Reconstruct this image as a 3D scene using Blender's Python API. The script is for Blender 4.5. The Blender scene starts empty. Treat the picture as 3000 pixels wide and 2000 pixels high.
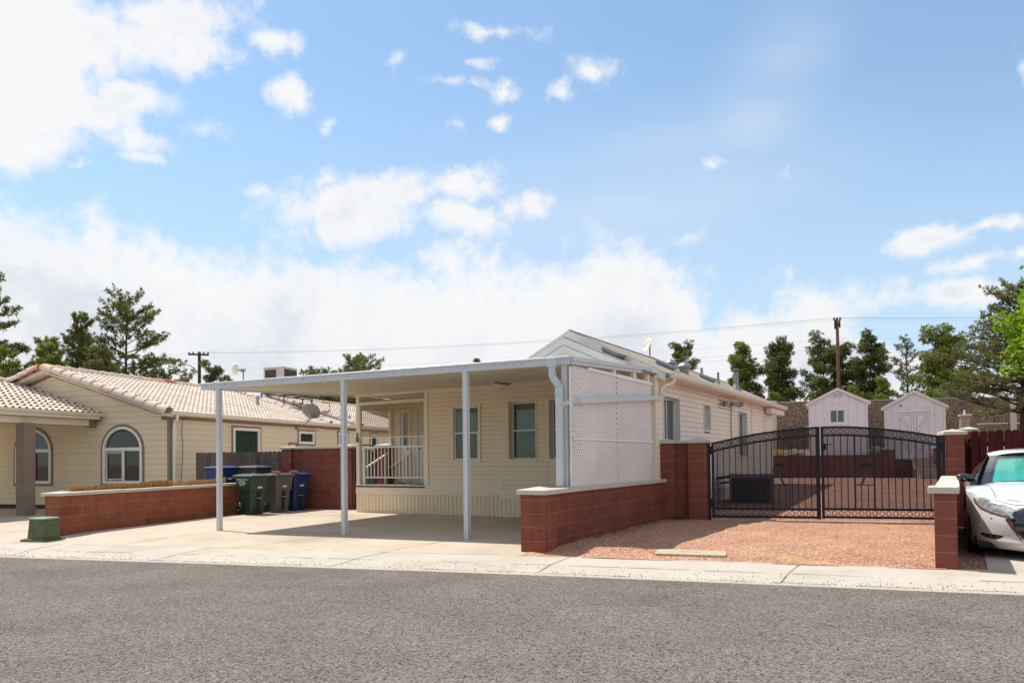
import bpy, bmesh, math, random
from mathutils import Vector, Matrix, noise
from mathutils.bvhtree import BVHTree
random.seed(7)
SC = bpy.context.scene
COL = SC.collection
rad = math.radians

# ---------------------------------------------------------------- objects
def tag(o, label=None, cat=None, group=None, kind=None):
    if label: o["label"] = label
    if cat: o["category"] = cat
    if group: o["group"] = group
    if kind: o["kind"] = kind
    return o

def thing(name, label, cat, loc=(0, 0, 0), rot=0.0, group=None):
    o = bpy.data.objects.new(name, None)
    o.empty_display_size = .2
    COL.objects.link(o)
    o.location = loc
    o.rotation_euler = (0, 0, -rad(rot))
    return tag(o, label, cat, group)

def copy_tree(o, parent=None):
    c = o.copy(); COL.objects.link(c)
    if parent is not None: c.parent = parent
    for ch in list(o.children): copy_tree(ch, c)
    return c

class MB:
    """collects faces; auto UV in metres (u horizontal along the face, v up)"""
    def __init__(self): self.v = []; self.f = []; self.m = []; self.s = []; self.M = None; self.mi = 0; self.sm = False
    def add(self, pts):
        n = len(self.v)
        for p in pts:
            p = Vector(p)
            self.v.append(self.M @ p if self.M is not None else p)
        return n
    def face(self, idx): self.f.append(tuple(idx)); self.m.append(self.mi); self.s.append(self.sm)
    def poly(self, pts): n = self.add(pts); self.face(range(n, n + len(pts)))
    def box(self, x0, x1, y0, y1, z0, z1):
        n = self.add([(x0,y0,z0),(x1,y0,z0),(x1,y1,z0),(x0,y1,z0),(x0,y0,z1),(x1,y0,z1),(x1,y1,z1),(x0,y1,z1)])
        for q in ((0,3,2,1),(4,5,6,7),(0,1,5,4),(1,2,6,5),(2,3,7,6),(3,0,4,7)): self.face([n+i for i in q])
    def hexa(self, p):
        n = self.add(p)
        for q in ((0,3,2,1),(4,5,6,7),(0,1,5,4),(1,2,6,5),(2,3,7,6),(3,0,4,7)): self.face([n+i for i in q])
    def bar(self, a, b, w, h=None, up=(0,0,1)):
        a = Vector(a); b = Vector(b); h = h or w
        d = (b-a).normalized(); u = Vector(up)
        if abs(d.dot(u)) > .98: u = Vector((1,0,0))
        s = d.cross(u).normalized()*w/2; t = s.cross(d).normalized()*h/2
        self.hexa([a-s-t,a+s-t,b+s-t,b-s-t,a-s+t,a+s+t,b+s+t,b-s+t])
    def tube(self, pts, r, n=8, cap=True):
        pts = [Vector(p) for p in pts]
        if not isinstance(r, (list, tuple)): r = [r]*len(pts)
        base = None; ring = None
        up = Vector((0,0,1))
        for i, p in enumerate(pts):
            d = (pts[min(i+1,len(pts)-1)]-pts[max(i-1,0)]).normalized()
            if ring is None:
                u = up if abs(d.z) < .9 else Vector((1,0,0))
                s = d.cross(u).normalized()
            else:
                s = (s - d*s.dot(d)).normalized()
            t = d.cross(s)
            k = self.add([p + (s*math.cos(a)+t*math.sin(a))*r[i] for a in [2*math.pi*j/n for j in range(n)]])
            if ring is not None:
                for j in range(n): self.face((ring+j, ring+(j+1)%n, k+(j+1)%n, k+j))
            elif cap: self.face([k+j for j in range(n)][::-1])
            ring = k
        if cap: self.face([ring+j for j in range(n)])
    def lathe(self, prof, n=16, c=(0,0,0)):
        """prof: list of (r,z)"""
        prev = None
        for (r, z) in prof:
            k = self.add([(c[0]+r*math.cos(2*math.pi*j/n), c[1]+r*math.sin(2*math.pi*j/n), c[2]+z) for j in range(n)])
            if prev is not None:
                for j in range(n): self.face((prev+j, prev+(j+1)%n, k+(j+1)%n, k+j))
            prev = k
        self.face([prev+j for j in range(n)])
    def prism(self, poly, d0, d1, f):
        """poly 2D, f(a,b,d)->3D"""
        n = len(poly)
        k = self.add([f(a,b,d0) for a,b in poly]); l = self.add([f(a,b,d1) for a,b in poly])
        self.face([k+i for i in range(n)]); self.face([l+i for i in range(n)][::-1])
        for i in range(n): j=(i+1)%n; self.face((k+j,k+i,l+i,l+j))
    def ringprism(self, outer, inner, d0, d1, f):
        n = len(outer)
        a=self.add([f(x,y,d0) for x,y in outer]); b=self.add([f(x,y,d0) for x,y in inner])
        c=self.add([f(x,y,d1) for x,y in outer]); e=self.add([f(x,y,d1) for x,y in inner])
        for i in range(n):
            j=(i+1)%n
            self.face((a+i,a+j,b+j,b+i)); self.face((c+j,c+i,e+i,e+j)); self.face((a+j,a+i,c+i,c+j)); self.face((b+i,b+j,e+j,e+i))
    def grid(self, rows):
        """rows: list of equal-length point lists"""
        n = len(rows[0]); ks = [self.add(r) for r in rows]
        for a, b in zip(ks, ks[1:]):
            for j in range(n-1): self.face((a+j, a+j+1, b+j+1, b+j))
    def build(self, name, mats, parent=None, loc=None, rot=0, smooth=False, bevel=0, autouv=True, solid=0):
        me = bpy.data.meshes.new(name)
        me.from_pydata([tuple(p) for p in self.v], [], self.f)
        if not isinstance(mats, (list, tuple)): mats = [mats]
        for m in mats: me.materials.append(m)
        if autouv and self.f:
            uv = me.uv_layers.new(name="UVMap")
            buf = [0.0]*(2*len(me.loops)); vs = self.v
            for p in me.polygons:
                n = p.normal
                if abs(n.z) > .97: u = Vector((1,0,0)); w = Vector((0,1,0))
                else:
                    u = Vector((-n.y, n.x, 0)).normalized(); w = n.cross(u)
                    if u.x < -1e-3 or (abs(u.x) <= 1e-3 and u.y < 0): u = -u
                    if w.z < 0: w = -w
                for li in p.loop_indices:
                    co = vs[me.loops[li].vertex_index]
                    buf[2*li] = co.dot(u); buf[2*li+1] = co.dot(w)
            uv.data.foreach_set("uv", buf)
        me.polygons.foreach_set("material_index", self.m)
        me.polygons.foreach_set("use_smooth", [True]*len(self.f) if smooth else self.s)
        me.update()
        o = bpy.data.objects.new(name, me); COL.objects.link(o)
        if parent is not None: o.parent = parent
        if loc is not None: o.location = loc
        if rot: o.rotation_euler = (0, 0, -rad(rot))
        if solid:
            md = o.modifiers.new("t", "SOLIDIFY"); md.thickness = solid; md.offset = 0
        if bevel:
            md = o.modifiers.new("b", "BEVEL"); md.width = bevel; md.segments = 2; md.limit_method = 'ANGLE'; md.angle_limit = rad(40)
        return o

def text_mesh(name, body, size, m, parent, loc, tilt=90, shear=0, off=0, ext=.002):
    fo = bpy.data.curves.new(name, 'FONT'); fo.body = body; fo.size = size; fo.extrude = ext; fo.align_x = 'CENTER'; fo.shear = shear; fo.offset = off; fo.resolution_u = 3
    t = bpy.data.objects.new(name, fo); COL.objects.link(t); bpy.context.view_layer.update()
    me = bpy.data.meshes.new_from_object(t.evaluated_get(bpy.context.evaluated_depsgraph_get()))
    bpy.data.objects.remove(t); bpy.data.curves.remove(fo); me.name = name; me.materials.clear(); me.materials.append(m)
    o = bpy.data.objects.new(name, me); COL.objects.link(o); o.parent = parent; o.location = loc; o.rotation_euler = (rad(tilt), 0, 0)
    return o

# ---------------------------------------------------------------- materials
class NT:
    def __init__(self, mat):
        mat.use_nodes = True
        self.t = mat.node_tree; self.t.nodes.clear()
    def n(self, typ, ins=None, **kw):
        nd = self.t.nodes.new(typ)
        for k, v in kw.items(): setattr(nd, k, v)
        for k, v in (ins or {}).items():
            s = nd.inputs[k]
            if isinstance(v, bpy.types.NodeSocket): self.t.links.new(v, s)
            else: s.default_value = v
        return nd
    def math(self, op, a, b=None, c=None, clamp=False):
        ins = {0: a}
        if b is not None: ins[1] = b
        if c is not None: ins[2] = c
        return self.n("ShaderNodeMath", ins, operation=op, use_clamp=clamp).outputs[0]
    def mix(self, fac, a, b, blend="MIX"):
        nd = self.n("ShaderNodeMix", data_type='RGBA', blend_type=blend)
        for k, v in ((0, fac), (6, a), (7, b)):
            if isinstance(v, bpy.types.NodeSocket): self.t.links.new(v, nd.inputs[k])
            else: nd.inputs[k].default_value = v
        return nd.outputs[2]
    def ramp(self, fac, stops):
        nd = self.n("ShaderNodeValToRGB", {0: fac})
        e = nd.color_ramp.elements
        while len(e) > 1: e.remove(e[-1])
        for i, (p, c) in enumerate(stops):
            if i == 0: el = e[0]; el.position = p
            else: el = e.new(p)
            el.color = c if len(c) == 4 else (*c, 1)
        return nd.outputs[0]
    def noise(self, vec, scale, detail=4, rough=.55, dist=0.0):
        return self.n("ShaderNodeTexNoise", {"Vector": vec, "Scale": scale, "Detail": detail, "Roughness": rough, "Distortion": dist}).outputs[0]
    def coord(self, which="Object"): return self.n("ShaderNodeTexCoord").outputs[which]
    def mapping(self, vec, scale=(1,1,1), loc=(0,0,0), rot=(0,0,0)):
        return self.n("ShaderNodeMapping", {"Vector": vec, "Scale": scale, "Location": loc, "Rotation": rot}).outputs[0]
    def maprange(self, v, a, b, c=0.0, d=1.0, smooth=True):
        return self.n("ShaderNodeMapRange", {0: v, 1: a, 2: b, 3: c, 4: d}, interpolation_type='SMOOTHSTEP' if smooth else 'LINEAR').outputs[0]
    def bump(self, h, strength=.3, dist=.01, normal=None):
        ins = {"Height": h, "Strength": strength, "Distance": dist}
        if normal is not None: ins["Normal"] = normal
        return self.n("ShaderNodeBump", ins).outputs[0]
    def out(self, shader): self.n("ShaderNodeOutputMaterial", {0: shader})
    def bsdf(self, **kw):
        names = {"col": "Base Color", "rough": "Roughness", "normal": "Normal", "metal": "Metallic", "spec": "Specular IOR Level", "coat": "Coat Weight", "coatr": "Coat Roughness", "alpha": "Alpha", "emit": "Emission Color", "emits": "Emission Strength", "trans": "Transmission Weight", "ior": "IOR"}
        return self.n("ShaderNodeBsdfPrincipled", {names[k]: v for k, v in kw.items()}).outputs[0]

def c4(c): return (c[0], c[1], c[2], 1.0)
MATS = {}
def mat(name, col, rough=.6, var=.12, vscale=2.5, col2=None, grain=0.0, gscale=60, bump=0.0, bscale=40, metal=0.0, spec=.5, coat=0.0, streak=0.0, streakcol=None, dist=.004):
    """plain procedural material: base colour, large blotches, fine grain, vertical run-off streaks, bump"""
    if name in MATS: return MATS[name]
    m = bpy.data.materials.new(name); t = NT(m); MATS[name] = m
    co = t.coord()
    n1 = t.noise(co, vscale, 5, .6)
    dark = tuple(c*(1-var) for c in col); lite = tuple(min(.95, c*(1+var)) for c in col)
    c = t.ramp(n1, [(.3, dark), (.7, lite)])
    if col2 is not None:
        n3 = t.noise(t.mapping(co, loc=(3.1, 7.7, 1.3)), vscale*.6, 6, .65)
        c = t.mix(t.maprange(n3, .5, .68), c, c4(col2))
    if streak:
        n4 = t.noise(t.mapping(co, scale=(9, 9, .7)), 1.0, 5, .65)
        sc = streakcol or tuple(x*.55 for x in col)
        c = t.mix(t.math('MULTIPLY', t.maprange(n4, .5, .75), streak), c, c4(sc))
    if grain:
        n2 = t.noise(co, gscale, 3, .7)
        g = t.maprange(n2, .25, .75, 1-grain, 1+grain, False)
        c = t.mix(1.0, c, t.n("ShaderNodeCombineColor", {0: g, 1: g, 2: g}).outputs[0], "MULTIPLY")
    kw = dict(col=c, rough=rough, metal=metal, spec=spec, coat=coat)
    if bump: kw["normal"] = t.bump(t.noise(co, bscale, 4, .65), bump, dist)
    t.out(t.bsdf(**kw))
    return m

def block_mat(name, c1, c2, mortar, bw=.406, bh=.2032, gap=.009, off=.5, zoff=0.0, streak=.35):
    m = bpy.data.materials.new(name); t = NT(m)
    uv = t.mapping(t.coord("UV"), loc=(.07, zoff, 0))
    br = t.n("ShaderNodeTexBrick", {"Vector": uv, "Color1": c4(c1), "Color2": c4(c2), "Mortar": c4(mortar), "Scale": 1.0, "Mortar Size": gap/2, "Mortar Smooth": .15, "Bias": -.1, "Brick Width": bw, "Row Height": bh}, offset=off)
    co = t.coord()
    n1 = t.noise(co, 70, 3, .7); n2 = t.noise(co, 3.0, 5, .6)
    c = t.mix(1.0, br.outputs[0], t.ramp(n1, [(.2, (.78,)*3), (.8, (1.2,)*3)]), "MULTIPLY")
    c = t.mix(1.0, c, t.ramp(n2, [(.3, (.82,)*3), (.7, (1.12,)*3)]), "MULTIPLY")
    n4 = t.noise(t.mapping(co, scale=(7, 7, .9)), 1.0, 5, .65)
    c = t.mix(t.math('MULTIPLY', t.maprange(n4, .52, .74), streak), c, c4(tuple(x*.45 for x in c1)))
    n5 = t.noise(t.mapping(co, loc=(5, 2, 9)), 26, 3, .5)
    c = t.mix(t.math('MULTIPLY', t.maprange(n5, .70, .78), .35), c, c4((.55, .42, .36)))
    h = t.math('ADD', t.math('MULTIPLY', br.outputs[1], -1.0), t.math('MULTIPLY', n1, .35))
    t.out(t.bsdf(col=c, rough=.9, spec=.2, normal=t.bump(h, .55, .006)))
    return m

def gravel_mat(name, cols, scale, bump=.8, dist=.012, patch=None, pscale=.5, pthr=(.55, .68), big=None):
    m = bpy.data.materials.new(name); t = NT(m)
    co = t.coord()
    v = t.n("ShaderNodeTexVoronoi", {"Vector": co, "Scale": scale, "Randomness": 1.0})
    k = t.n("ShaderNodeSeparateColor", {0: v.outputs["Color"]}).outputs[0]
    c = t.ramp(k, [(i/(len(cols)-1), q) for i, q in enumerate(cols)])
    v2 = t.n("ShaderNodeTexVoronoi", {"Vector": co, "Scale": scale*2.7, "Randomness": 1.0})
    k2 = t.n("ShaderNodeSeparateColor", {0: v2.outputs["Color"]}).outputs[1]
    c = t.mix(1.0, c, t.ramp(k2, [(0, (.6,)*3), (.5, (1,)*3), (1, (1.35,)*3)]), "MULTIPLY")
    n = t.noise(co, .9, 6, .6)
    c = t.mix(1.0, c, t.ramp(n, [(.28, (.84,)*3), (.72, (1.14,)*3)]), "MULTIPLY")
    if patch is not None:
        n2 = t.noise(co, pscale, 8, .72)
        c = t.mix(t.math('MULTIPLY', t.maprange(n2, *pthr), .75), c, c4(patch))
    if big is not None:
        n3 = t.noise(t.mapping(co, rot=(0, 0, rad(18)), scale=(.35, 1.6, 1)), .6, 5, .6)
        c = t.mix(t.math('MULTIPLY', t.maprange(n3, .45, .7), .5), c, t.mix(1.0, c, c4(big), "MULTIPLY"))
    h = t.math('ADD', v.outputs["Distance"], t.math('MULTIPLY', v2.outputs["Distance"], .5))
    t.out(t.bsdf(col=c, rough=.93, spec=.15, normal=t.bump(h, bump, dist)))
    return m

def glass_mat(name, tint=(.02, .025, .03), tr=.5, rough=.04):
    """window glass: mirror-like by angle, otherwise lets the dark room or blinds show through"""
    m = bpy.data.materials.new(name); t = NT(m)
    fc = t.n("ShaderNodeLayerWeight", {0: .5}).outputs["Facing"]
    fr = t.math('POWER', fc, 4.0)
    gl = t.n("ShaderNodeBsdfGlossy", {"Color": (.95, .97, 1, 1), "Roughness": rough}).outputs[0]
    tp = t.n("ShaderNodeBsdfTransparent", {"Color": (.70, .80, .70, 1)}).outputs[0]
    df = t.n("ShaderNodeBsdfDiffuse", {"Color": c4(tint)}).outputs[0]
    inner = t.n("ShaderNodeMixShader", {0: tr, 1: df, 2: tp}).outputs[0]
    t.out(t.n("ShaderNodeMixShader", {0: t.math('MULTIPLY_ADD', fr, .9, .055, clamp=True), 1: inner, 2: gl}).outputs[0])
    return m

def screen_mat(name, col, opac):
    m = bpy.data.materials.new(name); t = NT(m)
    tp = t.n("ShaderNodeBsdfTransparent").outputs[0]
    df = t.n("ShaderNodeBsdfDiffuse", {"Color": c4(col)}).outputs[0]
    t.out(t.n("ShaderNodeMixShader", {0: opac, 1: tp, 2: df}).outputs[0])
    return m

def leaf_mat(name, dark, lite, dry=None, trans=.3, dryamt=.08):
    m = bpy.data.materials.new(name); t = NT(m)
    rnd = t.n("ShaderNodeNewGeometry").outputs["Random Per Island"]
    n = t.noise(t.coord(), .9, 3, .5)
    k = t.math('ADD', t.math('MULTIPLY', rnd, .55), t.math('MULTIPLY', n, .5), clamp=True)
    c = t.ramp(k, [(.15, dark), (.85, lite)])
    if dry is not None:
        n2 = t.noise(t.mapping(t.coord(), loc=(9, 4, 2)), .55, 3, .6)
        c = t.mix(t.maprange(n2, .62, .72, 0, dryamt*6), c, c4(dry))
    a = t.bsdf(col=c, rough=.6, spec=.3)
    b = t.n("ShaderNodeBsdfTranslucent", {"Color": t.mix(1.0, c, (1.25, 1.3, .7, 1), "MULTIPLY")}).outputs[0]
    t.out(t.n("ShaderNodeMixShader", {0: trans, 1: a, 2: b}).outputs[0])
    return m

def bark_mat(name, c1, c2):
    m = bpy.data.materials.new(name); t = NT(m)
    co = t.mapping(t.coord(), scale=(6, 6, 1.4))
    n = t.noise(co, 3, 5, .7)
    t.out(t.bsdf(col=t.ramp(n, [(.3, c1), (.7, c2)]), rough=.95, spec=.1, normal=t.bump(n, .8, .03)))
    return m
# ---------------------------------------------------------------- camera
CAM_Z = 1.39
cd = bpy.data.cameras.new("camera"); cam = bpy.data.objects.new("camera", cd); COL.objects.link(cam)
F_PX = 2083.0; ROLL = .0115; PITCH = math.atan(.0171); CYP = 1342 - F_PX*math.tan(PITCH)
cd.sensor_width = 36; cd.lens = F_PX/3000*36
cd.shift_y = (CYP-1000)/3000
cd.clip_start = .1; cd.clip_end = 3000
cam.matrix_world = Matrix.Translation((0, 0, CAM_Z)) @ Matrix.Rotation(rad(90)+PITCH, 4, 'X') @ Matrix.Rotation(-ROLL, 4, 'Z')
SC.camera = cam

# ---------------------------------------------------------------- light
SUN_EL = 61.0
sdir = Vector((.80, -.60, 0)).normalized()           # shadows fall this way
to_sun = Vector((-sdir.x*math.cos(rad(SUN_EL)), -sdir.y*math.cos(rad(SUN_EL)), math.sin(rad(SUN_EL))))
sl = bpy.data.lights.new("sun", 'SUN'); sun = bpy.data.objects.new("sun", sl); COL.objects.link(sun)
sl.energy = 5.0; sl.angle = rad(.5); sl.color = (1.0, .93, .83)
sun.rotation_euler = to_sun.to_track_quat('Z', 'Y').to_euler()
sun.location = to_sun*60

SC.view_settings.view_transform = 'Standard'; SC.view_settings.look = 'None'
EXPO = 0.03; SC.view_settings.exposure = EXPO; SC.view_settings.gamma = 1
SC.view_settings.use_curve_mapping = False

# ---------------------------------------------------------------- sky
def sky_ab(u, v):
    a = (u-1500)/F_PX; b = -(v-CYP)/F_PX
    xc = a*math.cos(ROLL)+b*math.sin(ROLL); yc = -a*math.sin(ROLL)+b*math.cos(ROLL)
    y = math.cos(PITCH)-yc*math.sin(PITCH); z = yc*math.cos(PITCH)+math.sin(PITCH)
    return xc/y, z/y

def make_world():
    w = bpy.data.worlds.new("World"); SC.world = w
    t = NT(w)
    STR = .12
    K = 1/STR/2**EXPO
    skyn = t.n("ShaderNodeTexSky", sky_type='NISHITA', sun_disc=False, sun_elevation=rad(SUN_EL), sun_rotation=math.atan2(to_sun.x, to_sun.y), altitude=850, air_density=1.0, dust_density=.6, ozone_density=1.4)
    d = t.n("ShaderNodeTexCoord").outputs["Generated"]
    sp = t.n("ShaderNodeSeparateXYZ", {0: d}); X, Y, Z = sp.outputs
    Yc = t.math('MAXIMUM', Y, .12)
    A = t.math('DIVIDE', X, Yc); B = t.math('DIVIDE', Z, Yc)
    # domain: direction with wobble so that cloud rims curl
    nv = t.n("ShaderNodeTexNoise", {"Vector": d, "Scale": 9.0, "Detail": 6, "Roughness": .6})
    wob = t.n("ShaderNodeVectorMath", {0: nv.outputs[1], 1: (.5, .5, .5)}, operation='SUBTRACT').outputs[0]
    wob = t.n("ShaderNodeVectorMath", {0: wob, 3: .075}, operation='SCALE').outputs[0]
    P0 = t.n("ShaderNodeCombineXYZ", {0: A, 1: B}).outputs[0]
    P = t.n("ShaderNodeVectorMath", {0: P0, 1: wob}, operation='ADD').outputs[0]
    ps = t.n("ShaderNodeSeparateXYZ", {0: P}); PA, PB = ps.outputs[0], ps.outputs[1]
    def blob(u, v, ru, rv, wgt=1.0, rot=0):
        a, b = sky_ab(u, v)
        mp = t.n("ShaderNodeMapping", {"Vector": P, "Location": (a, b, 0), "Rotation": (0, 0, rad(rot)), "Scale": (ru/F_PX, rv/F_PX, 1)}, vector_type='TEXTURE').outputs[0]
        ln = t.n("ShaderNodeVectorMath", {0: mp}, operation='LENGTH').outputs["Value"]
        return t.math('MULTIPLY_ADD', ln, -wgt, wgt)      # wgt*(1-len)
    BL = [(40,90,330,270,1.0),(30,330,300,190,1.0),(250,120,230,150,1.0),(500,60,260,110,.85),(585,140,140,105,1.0),(440,135,190,120,.9),(385,285,160,70,.95),(240,340,200,90,.9),(70,440,150,70,.9),(60,250,320,240,1.0),
          (810,108,80,30,.42),(845,262,75,62,.8),(600,362,75,34,.5),(390,420,110,36,.5),(400,467,55,16,.35),(225,486,32,14,.4),(955,345,26,22,.45),(770,555,50,20,.4),(668,190,28,28,.45),
          (1440,102,130,32,.55),(1735,190,95,38,.5),(1625,258,55,46,.55),(1400,192,60,20,.35),(1330,250,60,20,.45),(1410,256,40,16,.4),(1478,275,40,24,.4),(1322,365,30,30,.45),(1480,362,38,30,.5),(1175,185,38,20,.4),(945,372,20,20,.4),
          (1000,625,250,130,1.05),(1150,560,130,70,1.0),(960,520,80,40,.6),(1365,530,105,58,.85),(1345,640,170,60,.7),(1270,610,40,16,.45),(1500,610,70,40,.55),(1570,607,75,40,.75),
          (2065,467,62,18,.5),(2300,515,22,14,.35),(2745,692,170,44,.9,14),(2860,660,160,26,.7,10),(2830,755,140,36,.75,6),(2815,848,140,58,.9),(2988,195,36,66,.55),(2990,725,30,22,.5),(2010,700,55,26,.3),(1970,690,26,22,.35)]
    F = None
    for q in BL:
        o = blob(*q)
        F = o if F is None else t.math('MAXIMUM', F, o)
    # the long cumulus bank: height of its upper rim along the horizon
    rim = [(-300,585),(0,580),(80,565),(180,600),(300,602),(330,655),(450,650),(520,690),(640,680),(760,700),(900,720),(1100,730),(1250,712),(1400,735),(1500,735),(1600,735),(1650,720),(1685,690),(1765,658),(1850,690),(1945,715),(1975,760),(2030,780),(2055,835),(2180,842),(2240,862),(2300,860),(2360,825),(2440,800),(2510,780),(2600,775),(2650,790),(2690,840),(2740,930),(2850,1010),(3100,1060),(3400,1080)]
    fc = t.n("ShaderNodeFloatCurve"); cu = fc.mapping.curves[0]
    A0, A1 = -1.0, 1.0
    pts = [sky_ab(u, v) for u, v in rim]
    while len(cu.points) > 2: cu.points.remove(cu.points[-1])
    for i, (a, b) in enumerate(pts):
        xx = (a-A0)/(A1-A0); yy = b/.6
        if i == 0: cu.points[0].location = (0, yy)
        elif i == len(pts)-1: cu.points[1].location = (1, yy)
        else: cu.points.new(xx, yy)
    for p_ in cu.points: p_.handle_type = 'VECTOR'
    fc.mapping.update()
    t.t.links.new(t.n("ShaderNodeMapRange", {0: PA, 1: A0, 2: A1, 3: 0.0, 4: 1.0}).outputs[0], fc.inputs[1])
    rimb = t.math('MULTIPLY', fc.outputs[0], .6)
    bank = t.math('MULTIPLY', t.math('SUBTRACT', rimb, PB), 9.0)
    bank = t.math('MINIMUM', bank, 1.1)
    # clear gap below the bank at the far right
    gap = blob(2740, 960, 300, 95, 1.0)
    bank = t.math('SUBTRACT', bank, t.math('MULTIPLY', t.math('MAXIMUM', gap, 0.0), 2.2))
    F = t.math('MAXIMUM', F, bank)
    # clouds of the rest of the sky, the part no photograph shows
    gn = t.noise(d, 1.7, 6, .55)
    G = t.maprange(gn, .43, .66, -.6, 1.0, False)
    m1 = t.math('MULTIPLY_ADD', t.math('ABSOLUTE', A), 6.0, -4.7)
    m2 = t.math('MULTIPLY_ADD', B, 6.0, -3.95)
    m3 = t.math('MULTIPLY_ADD', Y, -8.0, 1.6)
    out = t.math('MAXIMUM', t.math('MAXIMUM', m1, m2), m3, clamp=True)
    out = t.math('MINIMUM', out, 1.0)
    F = t.math('ADD', t.math('MULTIPLY', F, t.math('SUBTRACT', 1.0, out)), t.math('MULTIPLY', G, out))
    n1 = t.noise(d, 13, 11, .62, .25)
    n2 = t.noise(d, 46, 6, .6, .3)
    tex = t.math('ADD', t.math('MULTIPLY_ADD', n1, 2.0, -1.0), t.math('MULTIPLY_ADD', n2, .9, -.45))
    dens = t.math('ADD', F, tex)
    alpha = t.maprange(dens, -.16, .62)
    # thin veil
    vs = t.n("ShaderNodeMapping", {"Vector": P0, "Location": (*sky_ab(2230, 330), 0), "Rotation": (0, 0, rad(62)), "Scale": (650/F_PX, 250/F_PX, 1)}, vector_type='TEXTURE').outputs[0]
    vl = t.n("ShaderNodeVectorMath", {0: vs}, operation='LENGTH').outputs["Value"]
    v2 = t.n("ShaderNodeMapping", {"Vector": P0, "Location": (*sky_ab(1900, 560), 0), "Rotation": (0, 0, rad(12)), "Scale": (900/F_PX, 300/F_PX, 1)}, vector_type='TEXTURE').outputs[0]
    vl2 = t.n("ShaderNodeVectorMath", {0: v2}, operation='LENGTH').outputs["Value"]
    st = t.noise(t.n("ShaderNodeMapping", {"Vector": P0, "Rotation": (0, 0, rad(-52)), "Scale": (2.2, 9, 1)}).outputs[0], 1.3, 5, .5)
    veil = t.math('MAXIMUM', t.maprange(vl, 1.0, .0, 0, .55), t.maprange(vl2, 1.0, .0, 0, .6))
    veil = t.math('MULTIPLY', veil, t.maprange(st, .25, .75, .35, 1.0))
    # clear-sky colour: Nishita, lightened a little
    sky = t.mix(1.0, skyn.outputs[0], (1.36, 1.62, 1.62, 1), "MULTIPLY")
    haze = t.maprange(B, .62, .06, .20, .78)
    hz = (.62*K, .77*K, .92*K, 1)
    sky = t.mix(t.math('MULTIPLY', haze, t.math('SUBTRACT', 1.0, out)), sky, hz)
    sky = t.mix(veil, sky, (.70*K, .80*K, .93*K, 1))
    sky = t.mix(t.math('MULTIPLY', out, .45), sky, (.60*K, .60*K, .60*K, 1))  # neutral haze added to the unseen sky to keep the fill light grey
    # cloud colour: bright tops, greyer bellies
    n3 = t.noise(d, 5.5, 6, .6)
    sh = t.math('MULTIPLY', t.maprange(n3, .42, .68), t.maprange(dens, .25, 1.1))
    low = t.maprange(B, .24, .10)
    sh = t.math('ADD', sh, t.math('MULTIPLY', low, .25), clamp=True)
    cc = t.mix(sh, (.955*K, .955*K, .96*K, 1), (.74*K, .775*K, .84*K, 1))
    cc = t.mix(out, cc, (1.15*K, 1.13*K, 1.10*K, 1))  # unseen clouds made brighter to lift the shaded fronts
    col = t.mix(t.math('MULTIPLY', alpha, .97), sky, cc)
    bg = t.n("ShaderNodeBackground", {0: col, 1: STR})
    t.n("ShaderNodeOutputWorld", {0: bg.outputs[0]})
make_world()

# ---------------------------------------------------------------- frames of the place
def frame(o, deg):
    a = rad(deg); ex = Vector((math.cos(a), -math.sin(a), 0)); ey = Vector((math.sin(a), math.cos(a), 0)); o = Vector(o)
    return lambda x, y, z=0: o + ex*x + ey*y + Vector((0, 0, z))
S = frame((0, 0, 0), 18)       # street: s along the kerb, t away from the camera
S_ROT = 18
def toS(x, y): return (x*math.cos(rad(18))-y*math.sin(rad(18)), x*math.sin(rad(18))+y*math.cos(rad(18)))
def lerp(xs, ys, x):
    if x <= xs[0]: return ys[0]
    for i in range(1, len(xs)):
        if x <= xs[i]: k = (x-xs[i-1])/(xs[i]-xs[i-1]); return ys[i-1]+k*(ys[i]-ys[i-1])
    return ys[-1]
def sstep(a, b, x): k = min(1, max(0, (x-a)/(b-a))); return k*k*(3-2*k)
def zs(s): return lerp([-60, -13, -3, 3, 60], [-.35, -.08, 0, 0, .12], s)
def z_drive(s, t): return zs(s) + .045*sstep(9.7, 11.5, t) + .003*max(0, t-11.5)
def z_gravel(s, t):
    a = zs(s)+.065*sstep(9.72, 11.2, t)
    if t > 15.5: a += (t-15.5)/16.4*.39
    return a
T_ROAD, T_KERB, T_WALK = 8.48, 9.0, 9.72

def sheet(name, m, srange, ts, zf, ns=40, wob=0, kind='structure'):
    mb = MB(); rows = []
    for t in ts:
        sa, sb = srange(t)
        rows.append([S(sa+(sb-sa)*i/ns, t, zf(sa+(sb-sa)*i/ns, t) + (wob*(noise.noise(Vector(((sa+(sb-sa)*i/ns)*1.7, t*1.7, 0)))) if wob else 0)) for i in range(ns+1)])
    mb.grid(rows)
    o = mb.build(name, m, smooth=True, autouv=False)
    return tag(o, kind=kind)
def rng(a, b, n): return [a+(b-a)*i/n for i in range(n+1)]

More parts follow.
